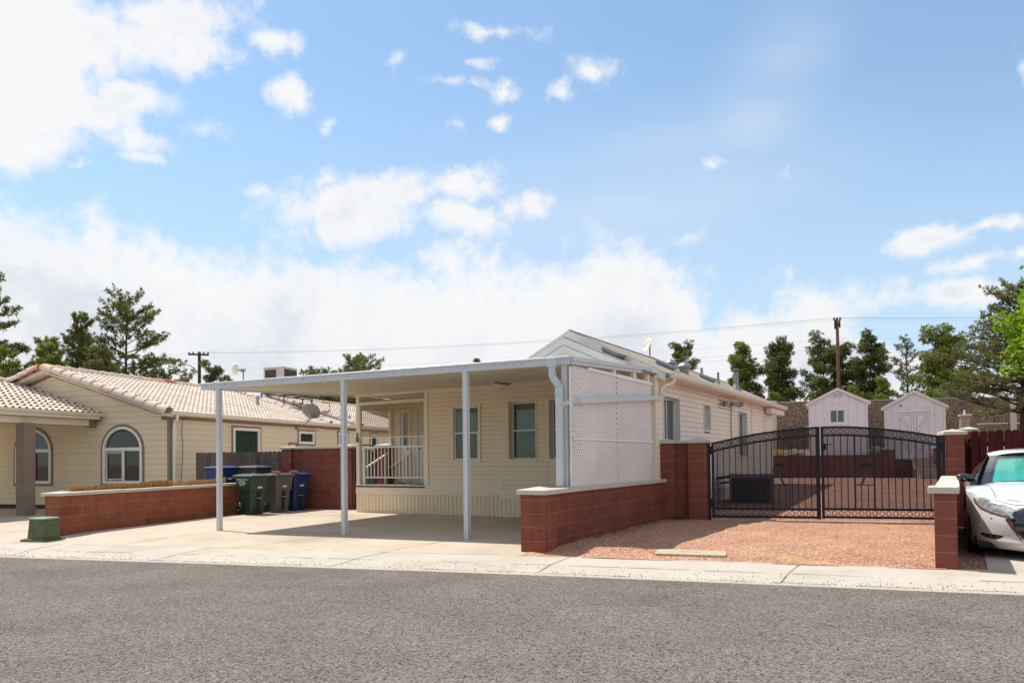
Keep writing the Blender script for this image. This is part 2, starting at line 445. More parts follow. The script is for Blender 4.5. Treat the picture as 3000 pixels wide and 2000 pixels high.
m_asphalt = gravel_mat("asphalt", [(.03,.028,.026), (.12,.108,.096), (.165,.147,.128), (.19,.170,.148), (.21,.188,.163), (.29,.265,.235)], 78, bump=.55, dist=.006, big=(.80, .79, .78))
m_walk = mat("walk_concrete", (.50, .455, .39), .85, .07, 1.2, col2=(.44, .385, .31), grain=.10, gscale=90, bump=.25, bscale=120, spec=.25)
m_drive = mat("drive_concrete", (.52, .445, .355), .85, .09, .8, col2=(.43, .36, .28), grain=.09, gscale=70, bump=.2, bscale=120, spec=.25)
m_gravel = gravel_mat("red_gravel", [(.10,.040,.030), (.34,.150,.105), (.42,.20,.14), (.46,.235,.17), (.53,.31,.235), (.72,.56,.46)], 52, bump=1.0, dist=.02)
m_gravel_f = gravel_mat("red_gravel_with_straw", [(.10,.040,.030), (.40,.185,.115), (.49,.245,.155), (.53,.285,.185), (.60,.36,.25), (.76,.60,.48)], 60, bump=.7, dist=.014, patch=(.60, .42, .15), pscale=.75, pthr=(.53, .70))
m_dirt = mat("dry_soil", (.30, .22, .16), .95, .2, .7, grain=.2, gscale=30, bump=.4)
m_joint = mat("joint_dirt", (.20, .145, .095), .95, .3, 4)

mb = MB(); mb.grid([[(x, y, -.42) for x in (-700, -60, 60, 700)] for y in (-200, -40, 80, 1400)])
tag(mb.build("ground", m_dirt, autouv=False), kind='structure')
sheet("road", m_asphalt, lambda t: (-60, 60), [-14, -6, 0, 3, 5, 6.5, 7.5, 8.1, T_ROAD], lambda s, t: zs(s)-.052+min(.07, .014*max(0, T_ROAD-t)) - .0, 60)
# sidewalk with its rolled kerb, in one piece; joints as thin dark strips
mb = MB()
def z_walk(s, t):
    return zs(s) + lerp([8.40, 8.46, 8.62, 8.85, 9.0, 9.06, 9.72, 9.80], [-.12, -.040, -.046, -.030, -.012, -.006, .0, .0], t)
mb.grid([[S(s, t, z_walk(s, t)) for s in rng(-60, 60, 120)] for t in (8.40, 8.46, 8.62, 8.85, 9.0, 9.06, 9.4, 9.72, 9.80)])
mb.mi = 1
random.seed(3)
for (s0, s1) in [(-5.18,-5.43),(-2.32,-2.5),(-11.79,-11.5),(-8.46,-8.5),(.66,.36),(3.7,3.5),(-14.8,-14.6),(-18,-17.9)]:
    n = 9; l = []; r = []
    for i in range(n+1):
        t = 9.74-(9.74-8.5)*i/n; s = s0+(s1-s0)*i/n+random.uniform(-.006, .006); w = random.uniform(.005, .010)
        l.append(S(s-w, t, z_walk(s, t)+.003)); r.append(S(s+w, t, z_walk(s, t)+.003))
    mb.grid([l, r])
# worn seam along the kerb and the grit line at the asphalt edge
for t0, w0, p in ((9.02, .007, .75), (8.56, .010, .7), (9.735, .006, .95)):
    s = -22
    while s < 12:
        L = random.uniform(.2, .9)
        if random.random() < p:
            q = [(s+L*i/5) for i in range(6)]
            ww = [w0*random.uniform(.3, 1.2) for _ in q]
            tt = [t0+random.uniform(-.006, .006) for _ in q]
            mb.grid([[S(a, b-w_, z_walk(a, b)+.004) for a, b, w_ in zip(q, tt, ww)], [S(a, b+w_, z_walk(a, b)+.004) for a, b, w_ in zip(q, tt, ww)]])
        s += L+random.uniform(0, .3)
tag(mb.build("sidewalk", [m_walk, m_joint], smooth=True, autouv=False), kind='structure')
# loose chips swept from the asphalt onto the kerb
mb = MB()
random.seed(5)
for i in range(1500):
    s = random.uniform(-13, 6); t = 8.47+abs(random.gauss(0, .10)) + (random.random()**3)*.5
    if t > 9.6: continue
    r = random.uniform(.003, .009); p = S(s, t, z_walk(s, t)+r*.5)
    a = random.uniform(0, 6.28)
    k = mb.add([p+Vector((r*math.cos(a+j*2.1), r*math.sin(a+j*2.1), -r*.4)) for j in range(3)]+[p+Vector((0, 0, r))])
    for q in ((0,1,3),(1,2,3),(2,0,3)): mb.face([k+x for x in q])
tag(mb.build("loose_chips", mat("chip_stone", (.09, .08, .072), .9, .4, 60), autouv=False), kind='stuff')

def wall_line(t): return -2.93+(t-10.37)*.2135
drv = sheet("driveway", m_drive, lambda t: (-13.02+(t-10.7)*.02, wall_line(t)+.02), [9.72, 9.8, 10, 10.3, 10.6, 10.9, 11.2, 11.5, 12, 13, 14, 15, 16, 17, 18.2, 20, 22], z_drive, 40)
mb = MB()
random.seed(11)
def groove(pts, w=.007):
    l = []; r = []
    for (s0, t0), (s1, t1) in zip(pts, pts[1:]):
        n = 14
        for i in range(n+1):
            k = i/n; s = s0+(s1-s0)*k+random.uniform(-.008, .008); t = t0+(t1-t0)*k; ww = w*random.uniform(.5, 1.3)
            l.append(S(s-ww, t, z_drive(s, t)+.004)); r.append(S(s+ww, t-.3*ww, z_drive(s, t)+.004))
    mb.grid([l, r])
groove([(-10.55,9.75),(-10.25,11.17),(-9.83,12.59),(-9.25,15.75),(-8.9,17.4)])
groove([(-8.1,9.75),(-7.83,10.23),(-7.03,11.46),(-6.72,12.85),(-6.27,15.11)])
groove([(-5.3,9.75),(-4.75,10.97),(-4.07,13.71)])
groove([(-6.85,12.9),(-6.4,12.8),(-3.69,12.43),(-2.6,12.3)], .006)
tag(mb.build("driveway_joints", m_joint, autouv=False), kind='structure')
sheet("neighbour_driveway", m_drive, lambda t: (-40, -13.04+(t-10.7)*.02), [9.72, 10.3, 10.9, 11.5, 13, 15, 18, 22, 30], lambda s, t: zs(s)+.03*sstep(9.72, 11, t)+.002*(t-9.7), 30)
def right_line(t): return 2.32+(t-9.79)*.249
sheet("gravel_yard", m_gravel_f, lambda t: (wall_line(t), right_line(t)), rng(9.7, 15.6, 30), lambda s, t: z_gravel(s, t)+.012*sstep(9.7, 10.3, t), 44, wob=.018)
sheet("back_yard", m_gravel, lambda t: (-3.0, 30), rng(15.55, 32.2, 24), lambda s, t: z_gravel(s, t)+.012, 50, wob=.02)
sheet("carport_drive", m_walk, lambda t: (right_line(t)+.42, 16), [9.72, 10.3, 11, 12, 14, 16, 18], lambda s, t: zs(s)+.03*sstep(9.72, 11, t)+.02*(t-9.72)/6, 20)
sheet("side_strip", m_gravel, lambda t: (right_line(t)+.05, right_line(t)+.44), rng(9.72, 16, 14), lambda s, t: zs(s)+.03*sstep(9.72, 11, t)-.008, 4, wob=.012)
# ---------------------------------------------------------------- siding helpers
def cut(x0, x1, holes):
    segs = [(x0, x1)]
    for a, b in holes:
        out = []
        for p, q in segs:
            if b <= p or a >= q: out.append((p, q)); continue
            if a > p: out.append((p, a))
            if b < q: out.append((b, q))
        segs = out
    return segs
def siding(mb, f, z0, z1, expo, xl, holes=(), d=.013, jit=0.0, lap_line=.006):
    """lap boards; f(u, out, z)->3D, xl(z)->(u0,u1), holes: (u0,u1,z0,z1)"""
    n = int(math.ceil((z1-z0)/expo - 1e-6))
    for i in range(n):
        a = z0+i*expo; b = min(z1, a+expo)
        la, ra = xl(a); lb, rb = xl(b)
        if ra-la < .01: continue
        hs = [(h[0], h[1]) for h in holes if h[2] < (a+b)/2 < h[3]]
        for (p, q) in cut(la, ra, hs):
            p2 = p if p > la+1e-6 else lb; q2 = q if q < ra-1e-6 else rb
            if q2 < p2: p2 = q2 = (p2+q2)/2
            j = random.uniform(-jit, jit)
            k = 1-lap_line/(b-a); pm, qm, zm = p+(p2-p)*k, q+(q2-q)*k, a+(b-a)*k; om = d+j+(.001-d-j)*k
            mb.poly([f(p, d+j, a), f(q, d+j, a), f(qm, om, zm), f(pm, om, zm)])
            mb.mi = 1  # top strip and underside get the dark colour that draws the lap shadow
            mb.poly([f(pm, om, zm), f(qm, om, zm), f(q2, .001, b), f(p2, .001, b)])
            mb.poly([f(p, -.02, a+.004), f(q, -.02, a+.004), f(q, d+j, a), f(p, d+j, a)])
            mb.mi = 0
def frame_bars(mb, f, u0, u1, z0, z1, w, o0, o1, bottom=None):
    """rectangular ring of width w between out-distances o0..o1"""
    wb = w if bottom is None else bottom
    def bx(a, b, c, e):
        mb.hexa([f(a,o1,c), f(b,o1,c), f(b,o0,c), f(a,o0,c), f(a,o1,e), f(b,o1,e), f(b,o0,e), f(a,o0,e)])
    bx(u0, u0+w, z0, z1); bx(u1-w, u1, z0, z1); bx(u0+w, u1-w, z1-w, z1); bx(u0+w, u1-w, z0, z0+wb)
def slab(mb, f, u0, u1, z0, z1, o0, o1):
    mb.hexa([f(u0,o1,z0), f(u1,o1,z0), f(u1,o0,z0), f(u0,o0,z0), f(u0,o1,z1), f(u1,o1,z1), f(u1,o0,z1), f(u0,o0,z1)])

m_glass = glass_mat("window_glass", tr=.72)
m_glass_dk = glass_mat("dark_glass", tint=(.012, .013, .015), tr=.45, rough=.03)
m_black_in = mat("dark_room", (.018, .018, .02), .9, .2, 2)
m_blind = mat("blind_slat", (.56, .62, .46), .6, .08, 3)
m_curtain = mat("teal_curtain", (.06, .13, .115), .85, .3, 5, streak=.6, streakcol=(.12, .22, .19))
m_winframe = mat("window_frame_white", (.76, .75, .72), .45, .04, 2, grain=.03)
m_vinyl = mat("cream_vinyl", (.81, .70, .52), .5, .04, .9, streak=.12, streakcol=(.62, .48, .30), grain=.03, gscale=40)
m_vinyl_side = mat("bounce_lit_vinyl", (.84, .755, .665), .5, .06, .8, streak=.22, streakcol=(.66, .44, .25), grain=.04, gscale=40)  # same vinyl, paled to stand for light bounced onto the side wall
m_trim = mat("cream_trim", (.79, .71, .58), .5, .05, 1.5, streak=.15, streakcol=(.55, .43, .28))
m_alu = mat("white_aluminium", (.60, .625, .66), .38, .05, 1.2, grain=.03, streak=.12, streakcol=(.55, .50, .42))
m_pan = mat("roof_pan_white", (.74, .68, .55), .45, .06, 1.0, streak=.1, streakcol=(.5, .45, .38))
m_lattice = mat("white_lattice", (.88, .85, .85), .5, .06, 1.2, grain=.03)
m_lap_dirt_shade = mat("dusty_lap_shade_line", (.50, .37, .22), .9, .3, 6)  # ochre dust line that also carries the painted shadow of each lap
m_shingle = None
def shingle_mat(name, c1, c2):
    m = bpy.data.materials.new(name); t = NT(m)
    br = t.n("ShaderNodeTexBrick", {"Vector": t.coord("UV"), "Color1": c4(c1), "Color2": c4(c2), "Mortar": c4(tuple(x*.45 for x in c1)), "Scale": 1.0, "Mortar Size": .006, "Brick Width": .31, "Row Height": .14})
    n = t.noise(t.coord(), 120, 3, .7); n2 = t.noise(t.coord(), .8, 5, .6)
    c = t.mix(1.0, br.outputs[0], t.ramp(n, [(.2, (.7,)*3), (.8, (1.3,)*3)]), "MULTIPLY")
    c = t.mix(1.0, c, t.ramp(n2, [(.3, (.85,)*3), (.7, (1.12,)*3)]), "MULTIPLY")
    t.out(t.bsdf(col=c, rough=.95, spec=.1, normal=t.bump(t.math('MULTIPLY', br.outputs[1], -1.0), .6, .008)))
    return m
m_shingle = shingle_mat("grey_shingle", (.40, .355, .30), (.31, .28, .24))
m_galv = mat("galvanised_metal", (.25, .27, .28), .45, .12, 6, metal=.3)
m_black_metal = mat("black_metal", (.016, .016, .02), .45, .2, 5, spec=.4)
m_deck = mat("deck_carpet", (.10, .085, .07), .95, .2, 8)

# ---------------------------------------------------------------- the home at number 58
K58 = 1.055
H0 = (-4.157, 18.99, -.024)
Hf0 = frame(H0, 31)
Hf = lambda x, y, z=0: Hf0(x*K58, y*K58, z*K58)
home = thing("mobile_home", "cream vinyl sided mobile home numbered 58 behind the white carport", "house", H0, 31)
home.scale = (K58,)*3
ff = lambda u, o, z: (u, -o, z)                 # front wall, facing the street
fs = lambda u, o, z: (7.84+o, u, z)             # right hand wall

mb = MB()
siding(mb, ff, .675, 2.98, .1, lambda z: (2.30, 4.25), [(3.0, 3.76, 1.28, 2.57)])
siding(mb, lambda u, o, z: (u, -.07-o, z), .57, 2.99, .1, lambda z: (4.33, 7.84), [(4.56, 5.26, 1.31, 2.58), (5.56, 6.36, 1.31, 2.58)])
mb.box(4.325, 4.345, -.07, .0, .57, 2.99)
mb.build("front_wall", [m_vinyl, m_lap_dirt_shade], home)
mb = MB()
side_holes = [(.56, 1.60, 1.3, 2.57), (3.47, 4.01, 1.95, 2.57), (4.8, 5.83, 2.58, 2.83), (6.84, 7.86, 1.3, 2.58)]
siding(mb, fs, .55, 2.95, .112, lambda z: (-.06, 11.66), side_holes)
mb.build("side_wall", [m_vinyl_side, m_lap_dirt_shade], home)
mb = MB()   # hidden faces that close the body
mb.poly([(0, 11.66, -.1), (7.82, 11.66, -.1), (7.82, 11.66, 3.0), (0, 11.66, 3.0)])
mb.poly([(0, 1.32, .6), (0, 11.66, -.1), (0, 11.66, 3.0), (0, 1.32, 3.0)])
mb.poly([(4.2, 11.66, 3.0), (7.82, 11.66, 3.0), (6.01, 11.66, 3.95)])
mb.poly([(2.25, .0, .6), (2.25, 1.3, .6), (2.25, 1.3, 3.0), (2.25, .0, 3.0)])
siding(mb, lambda u, o, z: (u, 1.3-o, z), .71, 2.95, .1, lambda z: (0.03, 2.24), [(.30, .72, .72, 2.66), (.90, 1.7, .72, 2.7)])
mb.build("porch_wall", [m_vinyl, m_lap_dirt_shade], home)
mb = MB()   # corner and joint trims
mb.box(4.25, 4.325, -.035, .0, .57, 2.84); mb.box(2.20, 2.30, -.03, .02, .66, 2.98)
mb.box(7.80, 7.93, -.10, -.06, .02, 2.93); mb.box(7.852, 7.93, -.06, .10, .02, 2.93)
mb.box(5.485, 5.51, -.095, -.07, .57, 1.27); mb.box(5.485, 5.51, -.095, -.07, 2.62, 2.95); mb.box(5.51, 5.53, -.083, -.072, .57, 2.9)
mb.box(4.25, 4.33, -.04, .0, .55, .60)
for y in (8.48, 10.27): mb.box(7.84, 7.87, y, y+.05, .6, 2.87)
mb.prism([(4.18, 2.99), (4.62, 2.99), (4.34, 2.84), (4.18, 2.87)], -.13, -.04, lambda a, b, d: (a, d, b))
mb.box(0, 4.25, -.03, .0, .60, .675)
mb.box(4.33, 7.84, -.095, -.07, .44, .57)
mb.box(7.84, 7.87, 0, 11.6, .49, .55)
mb.build("wall_trim", m_trim, home, bevel=.004)
# skirting with pressed ribs
mb = MB()
def skirt(f, u0, u1, z0, z1, pitch=.112):
    prof = []; u = u0
    while u < u1-1e-3:
        for du, o in ((0, .012), (pitch*.56, .012), (pitch*.62, -.004), (pitch*.70, -.004), (pitch*.76, .008), (pitch*.90, .008), (pitch*.94, -.004)):
            if u+du <= u1: prof.append((u+du, o))
        u += pitch
    prof.append((u1, .012))
    mb.grid([[f(a, o, z0) for a, o in prof], [f(a, o, z1) for a, o in prof]])
skirt(ff, .0, 4.28, -.08, .51)
skirt(lambda u, o, z: (u, -.07-o, z), 4.28, 7.84, -.08, .45)
skirt(fs, 0, 11.66, -.15, .5)
skirt(lambda u, o, z: (-o, u, z), 0, 1.3, -.08, .62)
mb.box(0, 4.28, -.03, -.013, .50, .60); mb.box(0, 4.28, -.022, -.013, -.05, .0)
mb.build("skirting", m_vinyl, home)
# roof
RX, RZ, SL = 6.02, 4.02, .50
def roof_half(mb, y0, y1, rx, rz, sl, xe, th=.07):
    sgn = 1 if xe > rx else -1
    ze = rz-sl*abs(xe-rx)
    mb.hexa([(rx, y0, rz-th), (xe, y0, ze-th), (xe, y1, ze-th), (rx, y1, rz-th), (rx, y0, rz), (xe, y0, ze), (xe, y1, ze), (rx, y1, rz)])
mb = MB()
roof_half(mb, 0, 12.55, RX, RZ, SL, 8.10); roof_half(mb, 0, 12.55, RX, RZ, SL, 3.94)
roof_half(mb, .04, 12.55, RX, RZ+.022, SL, RX+.15, .012); roof_half(mb, .04, 12.55, RX, RZ+.022, SL, RX-.15, .012)
rf = mb.build("roof", m_shingle, home)
mb = MB()
roof_half(mb, -.70, .02, 6.26, 3.76, .47, 7.93, .05); roof_half(mb, -.70, .02, 6.26, 3.76, .47, 4.6, .05)
mb.build("gable_roof", m_shingle, home)
mb = MB()   # white fascia boards under the main rakes
for s in (1, -1):
    mb = MB(); xe = RX+s*2.08
    a = Vector((RX, -.015, RZ-.09)); b = Vector((xe, -.015, RZ-SL*2.08-.09))
    mb.hexa([(RX, -.03, RZ-.18), (xe, -.03, b.z-.08), (xe, 0, b.z-.08), (RX, 0, RZ-.18), (RX, -.03, RZ-.012), (xe, -.03, b.z+.075), (xe, 0, b.z+.075), (RX, 0, RZ-.012)])
    mb.build("rake_fascia", m_winframe, home)
mb = MB(); mb.box(7.92, 8.08, 10.25, 12.5, 2.70, 2.86); mb.build("fascia", m_winframe, home)
mb = MB()   # white metal gable front with stepped chevrons
gx, gz = 6.26, 3.735
def chev(d0, d1, y0, y1):
    for s in (1, -1):
        L1 = (gz-d1-3.01)/.47; L0 = (gz-d0-3.01)/.47
        mb.hexa([(gx, y0, gz-d1), (gx+s*L1, y0, 3.01), (gx+s*L1, y1, 3.01), (gx, y1, gz-d1),
                 (gx, y0, gz-d0), (gx+s*L0, y0, 3.01), (gx+s*L0, y1, 3.01), (gx, y1, gz-d0)])
chev(0, .13, -.74, -.66); chev(.13, .16, -.71, -.66); chev(.16, .27, -.73, -.66); chev(.27, .31, -.70, -.66)
mb.poly([(gx-.91, -.67, 3.0), (gx+.91, -.67, 3.0), (gx, -.67, gz-.30)])
mb.build("gable_panel", m_alu, home)
mb = MB()   # eave gutter, soffit and elbow
prof = [(8.06, 3.0), (8.19, 3.0), (8.19, 2.94), (8.15, 2.89), (8.06, 2.89)]
mb.prism(prof, .28, 12.55, lambda a, b, d: (a, d, b))
mb.box(7.84, 8.06, .2, 12.55, 2.885, 2.905)
mb.build("gutter", m_trim, home)
# roof vents and pipes (parts of the roof)
def rz_at(x): return RZ-SL*abs(x-RX)
ang = math.atan(SL)
def low_vent(x, y):
    mb = MB(); mb.M = Matrix.Translation((x, y, rz_at(x) if y > 0 else 3.76-.47*(x-6.26))) @ Matrix.Rotation(ang, 4, 'Y')
    mb.box(-.16, .16, -.22, .22, -.02, .03); mb.box(-.19, .19, -.25, .25, .03, .10)
    mb.build("roof_vent", m_galv, rf, bevel=.01)
low_vent(7.1, -.22); low_vent(7.25, 2.5); low_vent(7.15, 6.3)
for x, y, r, h in ((7.2, 3.05, .11, .22), (7.25, 3.95, .13, .26)):
    mb = MB(); z = rz_at(x)-.05
    mb.lathe([(r*.8, z), (r*.95, z+h*.65), (r*1.35, z+h*.68), (r*1.4, z+h*.85), (r*.9, z+h*1.15), (r*.3, z+h*1.25)], 14, (x, y, 0))
    mb.build("roof_vent", m_galv, rf, smooth=False)
for x, y, r, h, m in ((6.15, 7.2, .035, .30, m_black_metal), (6.35, 8.6, .04, .28, m_galv), (7.2, 7.3, .035, .38, m_galv), (6.65, 11.0, .035, .3, m_black_metal)):
    mb = MB(); z = rz_at(x)-.05; mb.tube([(x, y, z), (x, y, z+h)], r, 10); mb.lathe([(r*2.2, z), (r*1.2, z+.12), (r*.9, z+.13)], 10, (x, y, 0))
    mb.build("vent_pipe", m, rf)
mb = MB(); x, y = 7.2, 9.45; z = rz_at(x)-.05
mb.tube([(x, y, z), (x, y, z+.62)], .07, 12); mb.lathe([(.16, z), (.10, z+.16), (.075, z+.18)], 12, (x, y, 0))
for k in range(3): mb.lathe([(.09, z+.60+k*.035), (.105, z+.61+k*.035), (.08, z+.625+k*.035)], 12, (x, y, 0))
mb.build("flue_pipe", m_galv, rf)

# windows ----------------------------------------------------------------------------------
def blinds(parent, f, u0, u1, z0, z1, o, pitch=.042, m=m_blind):
    mb = MB(); z = z0
    while z < z1:
        mb.poly([f(u0, o+.006, z), f(u1, o+.006, z), f(u1, o-.012, z+pitch*.86), f(u0, o-.012, z+pitch*.86)]); z += pitch
    mb.build("blinds", m, parent)
def dhung(name, parent, f, u0, u1, z0, z1, rec, zm, trim=.055, back=.05):
    """double-hung window set `rec` behind the wall face"""
    mb = MB()
    frame_bars(mb, f, u0, u1, z0, z1, trim, -.01, .032)                 # face trim
    iu0, iu1, iz0, iz1 = u0+trim, u1-trim, z0+trim, z1-trim
    if rec > .04: frame_bars(mb, f, iu0-.004, iu1+.004, iz0-.004, iz1+.004, .006, -rec, -.005)
    w = mb.build(name, m_trim, parent, bevel=.003)
    mb = MB()
    frame_bars(mb, f, iu0, iu1, zm-.018, iz1, .035, -rec-.03, -rec)
    frame_bars(mb, f, iu0+.012, iu1-.012, iz0, zm+.02, .035, -rec-.005, -rec+.02)
    mb.build("sash", m_winframe, w, bevel=.003)
    mb = MB()
    mb.poly([f(iu0+.03, -rec-.015, zm), f(iu1-.03, -rec-.015, zm), f(iu1-.03, -rec-.015, iz1-.03), f(iu0+.03, -rec-.015, iz1-.03)])
    mb.poly([f(iu0+.04, -rec+.006, iz0+.03), f(iu1-.04, -rec+.006, iz0+.03), f(iu1-.04, -rec+.006, zm), f(iu0+.04, -rec+.006, zm)])
    mb.build("pane", m_glass, w)
    mb = MB()
    mb.poly([f(iu0+.035, -rec+.002, iz0+.03), f(iu1-.035, -rec+.002, iz0+.03), f(iu1-.035, -rec+.002, zm), f(iu0+.035, -rec+.002, zm)])
    mb.build("fly_screen", screen_mat("fly_screen_mesh", (.03, .032, .03), .45) if "fly_screen_mesh" not in bpy.data.materials else bpy.data.materials["fly_screen_mesh"], w)
    blinds(w, f, iu0, iu1, iz0, iz1, -rec-back)
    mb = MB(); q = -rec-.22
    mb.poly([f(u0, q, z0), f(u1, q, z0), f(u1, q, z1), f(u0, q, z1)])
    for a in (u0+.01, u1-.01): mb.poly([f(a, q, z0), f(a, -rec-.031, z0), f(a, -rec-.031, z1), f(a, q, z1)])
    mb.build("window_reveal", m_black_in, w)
    return w
w1 = dhung("window", home, ff, 2.98, 3.78, 1.265, 2.59, .015, 1.93)
mb = MB(); prof = []
for i in range(40): prof.append((3.05+.26*i/39, .045+.012*math.sin(i*1.3)))
mb.grid([[ff(a, -o-.02, 1.31) for a, o in prof], [ff(a, -o-.02, 2.53) for a, o in prof]])
mb.build("curtain", mat("pale_curtain", (.52, .50, .44), .9, .1, 3), w1, smooth=True)
ff2 = lambda u, o, z: (u, -.07-o, z)
dhung("window", home, ff2, 4.54, 5.275, 1.29, 2.6, .14, 1.945, trim=.03)
dhung("window", home, ff2, 5.54, 6.38, 1.29, 2.6, .14, 1.945, trim=.03)
def side_win(u0, u1, z0, z1, rec, mull=True):
    mb = MB()
    frame_bars(mb, fs, u0, u1, z0, z1, .03, -.01, .035)
    frame_bars(mb, fs, u0+.025, u1-.025, z0+.025, z1-.025, .008, -rec, -.004)
    w = mb.build("window", m_winframe, home, bevel=.003)
    mb = MB(); frame_bars(mb, fs, u0+.033, u1-.033, z0+.033, z1-.033, .035, -rec-.02, -rec+.01)
    if mull: slab(mb, fs, (u0+u1)/2-.02, (u0+u1)/2+.02, z0+.06, z1-.06, -rec-.015, -rec+.012)
    mb.build("sash", m_winframe, w)
    mb = MB(); mb.poly([fs(u0+.05, -rec, z0+.05), fs(u1-.05, -rec, z0+.05), fs(u1-.05, -rec, z1-.05), fs(u0+.05, -rec, z1-.05)])
    mb.build("pane", m_glass, w)
    mb = MB(); n = 30
    prof = [(u0+(u1-u0)*i/n, -rec-.06+.012*math.sin(i*1.9)) for i in range(n+1)]
    mb.grid([[fs(a, o, z0) for a, o in prof], [fs(a, o, z1) for a, o in prof]])
    mb.build("curtain", mat("blue_curtain", (.25, .38, .40), .8, .15, 3), w, smooth=True)
side_win(.54, 1.615, 1.28, 2.6, .10); side_win(3.46, 4.02, 1.93, 2.585, .09, False); side_win(4.78, 5.85, 2.575, 2.85, .05, True); side_win(6.83, 7.87, 1.28, 2.6, .09)
# flood light with its conduit
mb = MB(); mb.tube([(7.875, 5.98, 1.7), (7.875, 5.98, 2.72)], .014, 8); mb.box(7.85, 7.90, 5.93, 6.03, 2.68, 2.78); mb.box(7.86, 7.89, 5.95, 6.01, 1.62, 1.72)
mb.build("conduit", m_galv, home)
mb = MB(); mb.bar((7.90, 5.98, 2.74), (8.06, 6.12, 2.70), .09, .10); mb.bar((7.90, 5.98, 2.74), (8.03, 6.3, 2.74), .03, .03)
mb.lathe([(.05, -.07), (.085, .03), (.05, .06)], 10, (8.07, 6.26, 2.73)); mb.build("flood_light", m_galv, home)
# porch: deck, posts, railing, screen, doors
mb = MB(); mb.box(.0, 2.25, .0, 1.3, .60, .66); mb.build("porch_floor", m_trim, home)
mb = MB(); mb.box(-.005, 2.2, -.035, 1.29, .662, .705); mb.build("porch_carpet", m_deck, home)
mb = MB(); mb.box(0.01, 2.2, -.04, .02, .705, .73); mb.build("porch_sill", m_winframe, home)
for (x0, x1, y0, y1) in ((.01, .115, -.02, .085), (.01, .10, 1.21, 1.30)):
    mb = MB(); mb.box(x0, x1, y0, y1, .705, 2.95); pst = mb.build("porch_post", m_trim, home, bevel=.006)
for i, (ch, z) in enumerate((("5", 1.905), ("8", 1.795))):
    text_mesh("house_number", ch, .165, m_black_metal, home, (.062, -.030, z), off=.005)
def railing(name, p0, p1, z0, z1, n, post=True):
    mb = MB(); a = Vector(p0); b = Vector(p1)
    mb.bar(a+Vector((0,0,z1)), b+Vector((0,0,z1)), .035); mb.bar(a+Vector((0,0,z0)), b+Vector((0,0,z0)), .03)
    for i in range(1, n): p = a.lerp(b, i/n); mb.bar(p+Vector((0,0,z0+.015)), p+Vector((0,0,z1-.0175)), .019)
    if post:
        for p, t in ((a, z1+.03), (b, z1+.09)): mb.bar(p+Vector((0,0,.705)), p+Vector((0,0,t)), .06)
    return mb.build(name, m_winframe, home)
railing("porch_railing", (.225, .04, 0), (2.165, .04, 0), .905, 1.655, 17)
mb = MB()
mb.bar((.10, .14, 1.10), (.10, 1.06, 1.50), .045); mb.bar((.10, .98, .71), (.10, .98, 1.46), .045)
mb.bar((.02, 1.14, 1.09), (.82, 1.14, 1.49), .04); mb.bar((.70, 1.14, .71), (.70, 1.14, 1.44), .05)
mb.build("stair_handrail", m_trim, home)
mb = MB(); frame_bars(mb, ff, .12, 2.2, 1.885, 2.745, .028, -.02, .012)
scr = mb.build("porch_screen", m_trim, home)
mb = MB(); mb.poly([ff(.14, 0, 1.90), ff(2.18, 0, 1.90), ff(2.18, 0, 2.73), ff(.14, 0, 2.73)])
mb.build("mesh", screen_mat("tan_sun_mesh", (.36, .26, .15), .50), scr)
mb = MB(); mb.box(.115, 2.2, .0, .04, 2.745, 2.79); mb.box(.02, .06, .1, 1.2, 2.60, 2.95); mb.build("porch_beam", m_trim, home)
for (u0, u1, lu0, lu1, zt, glz) in ((.30, .72, .365, .655, 2.60, True), (.89, 1.72, .955, 1.66, 2.66, False)):
    mb = MB(); fb = lambda u, o, z: (u, 1.3-o, z)
    frame_bars(mb, fb, u0, u1, .71, zt+.06, .06, -.02, .03, bottom=.02)
    d = mb.build("door", m_winframe, home)
    mb = MB(); slab(mb, fb, lu0, lu1, .735, zt, -.03, .0)
    if glz: frame_bars(mb, fb, lu0+.07, lu1-.03, 1.70, 2.58, .02, 0, .012)
    mb.build("door_leaf", m_winframe, d)
    if glz:
        mb = MB(); slab(mb, fb, lu0+.09, lu1-.05, 1.72, 2.56, 0, .006); mb.build("pane", m_glass_dk, d)
    mb = MB(); mb.tube([(lu1-.05 if glz else lu0+.06, 1.30, 1.62), (lu1-.05 if glz else lu0+.06, 1.22, 1.62)], .02, 8); mb.build("handle", m_galv, d)
mb = MB(); mb.bar((.31, 1.265, .71), (.71, 1.265, .71), .02, .03); mb.build("threshold", m_black_metal, home)
mb = MB()   # flat roof over the porch and the front room
mb.box(-.02, 4.2, .04, 4.2, 3.03, 3.08)
n = 40
mb.grid([[(.0+4.2*i/n, y, 2.965+(.025 if i % 2 else 0)) for i in range(n+1)] for y in (.02, 4.2)])
mb.build("porch_roof", m_pan, home)
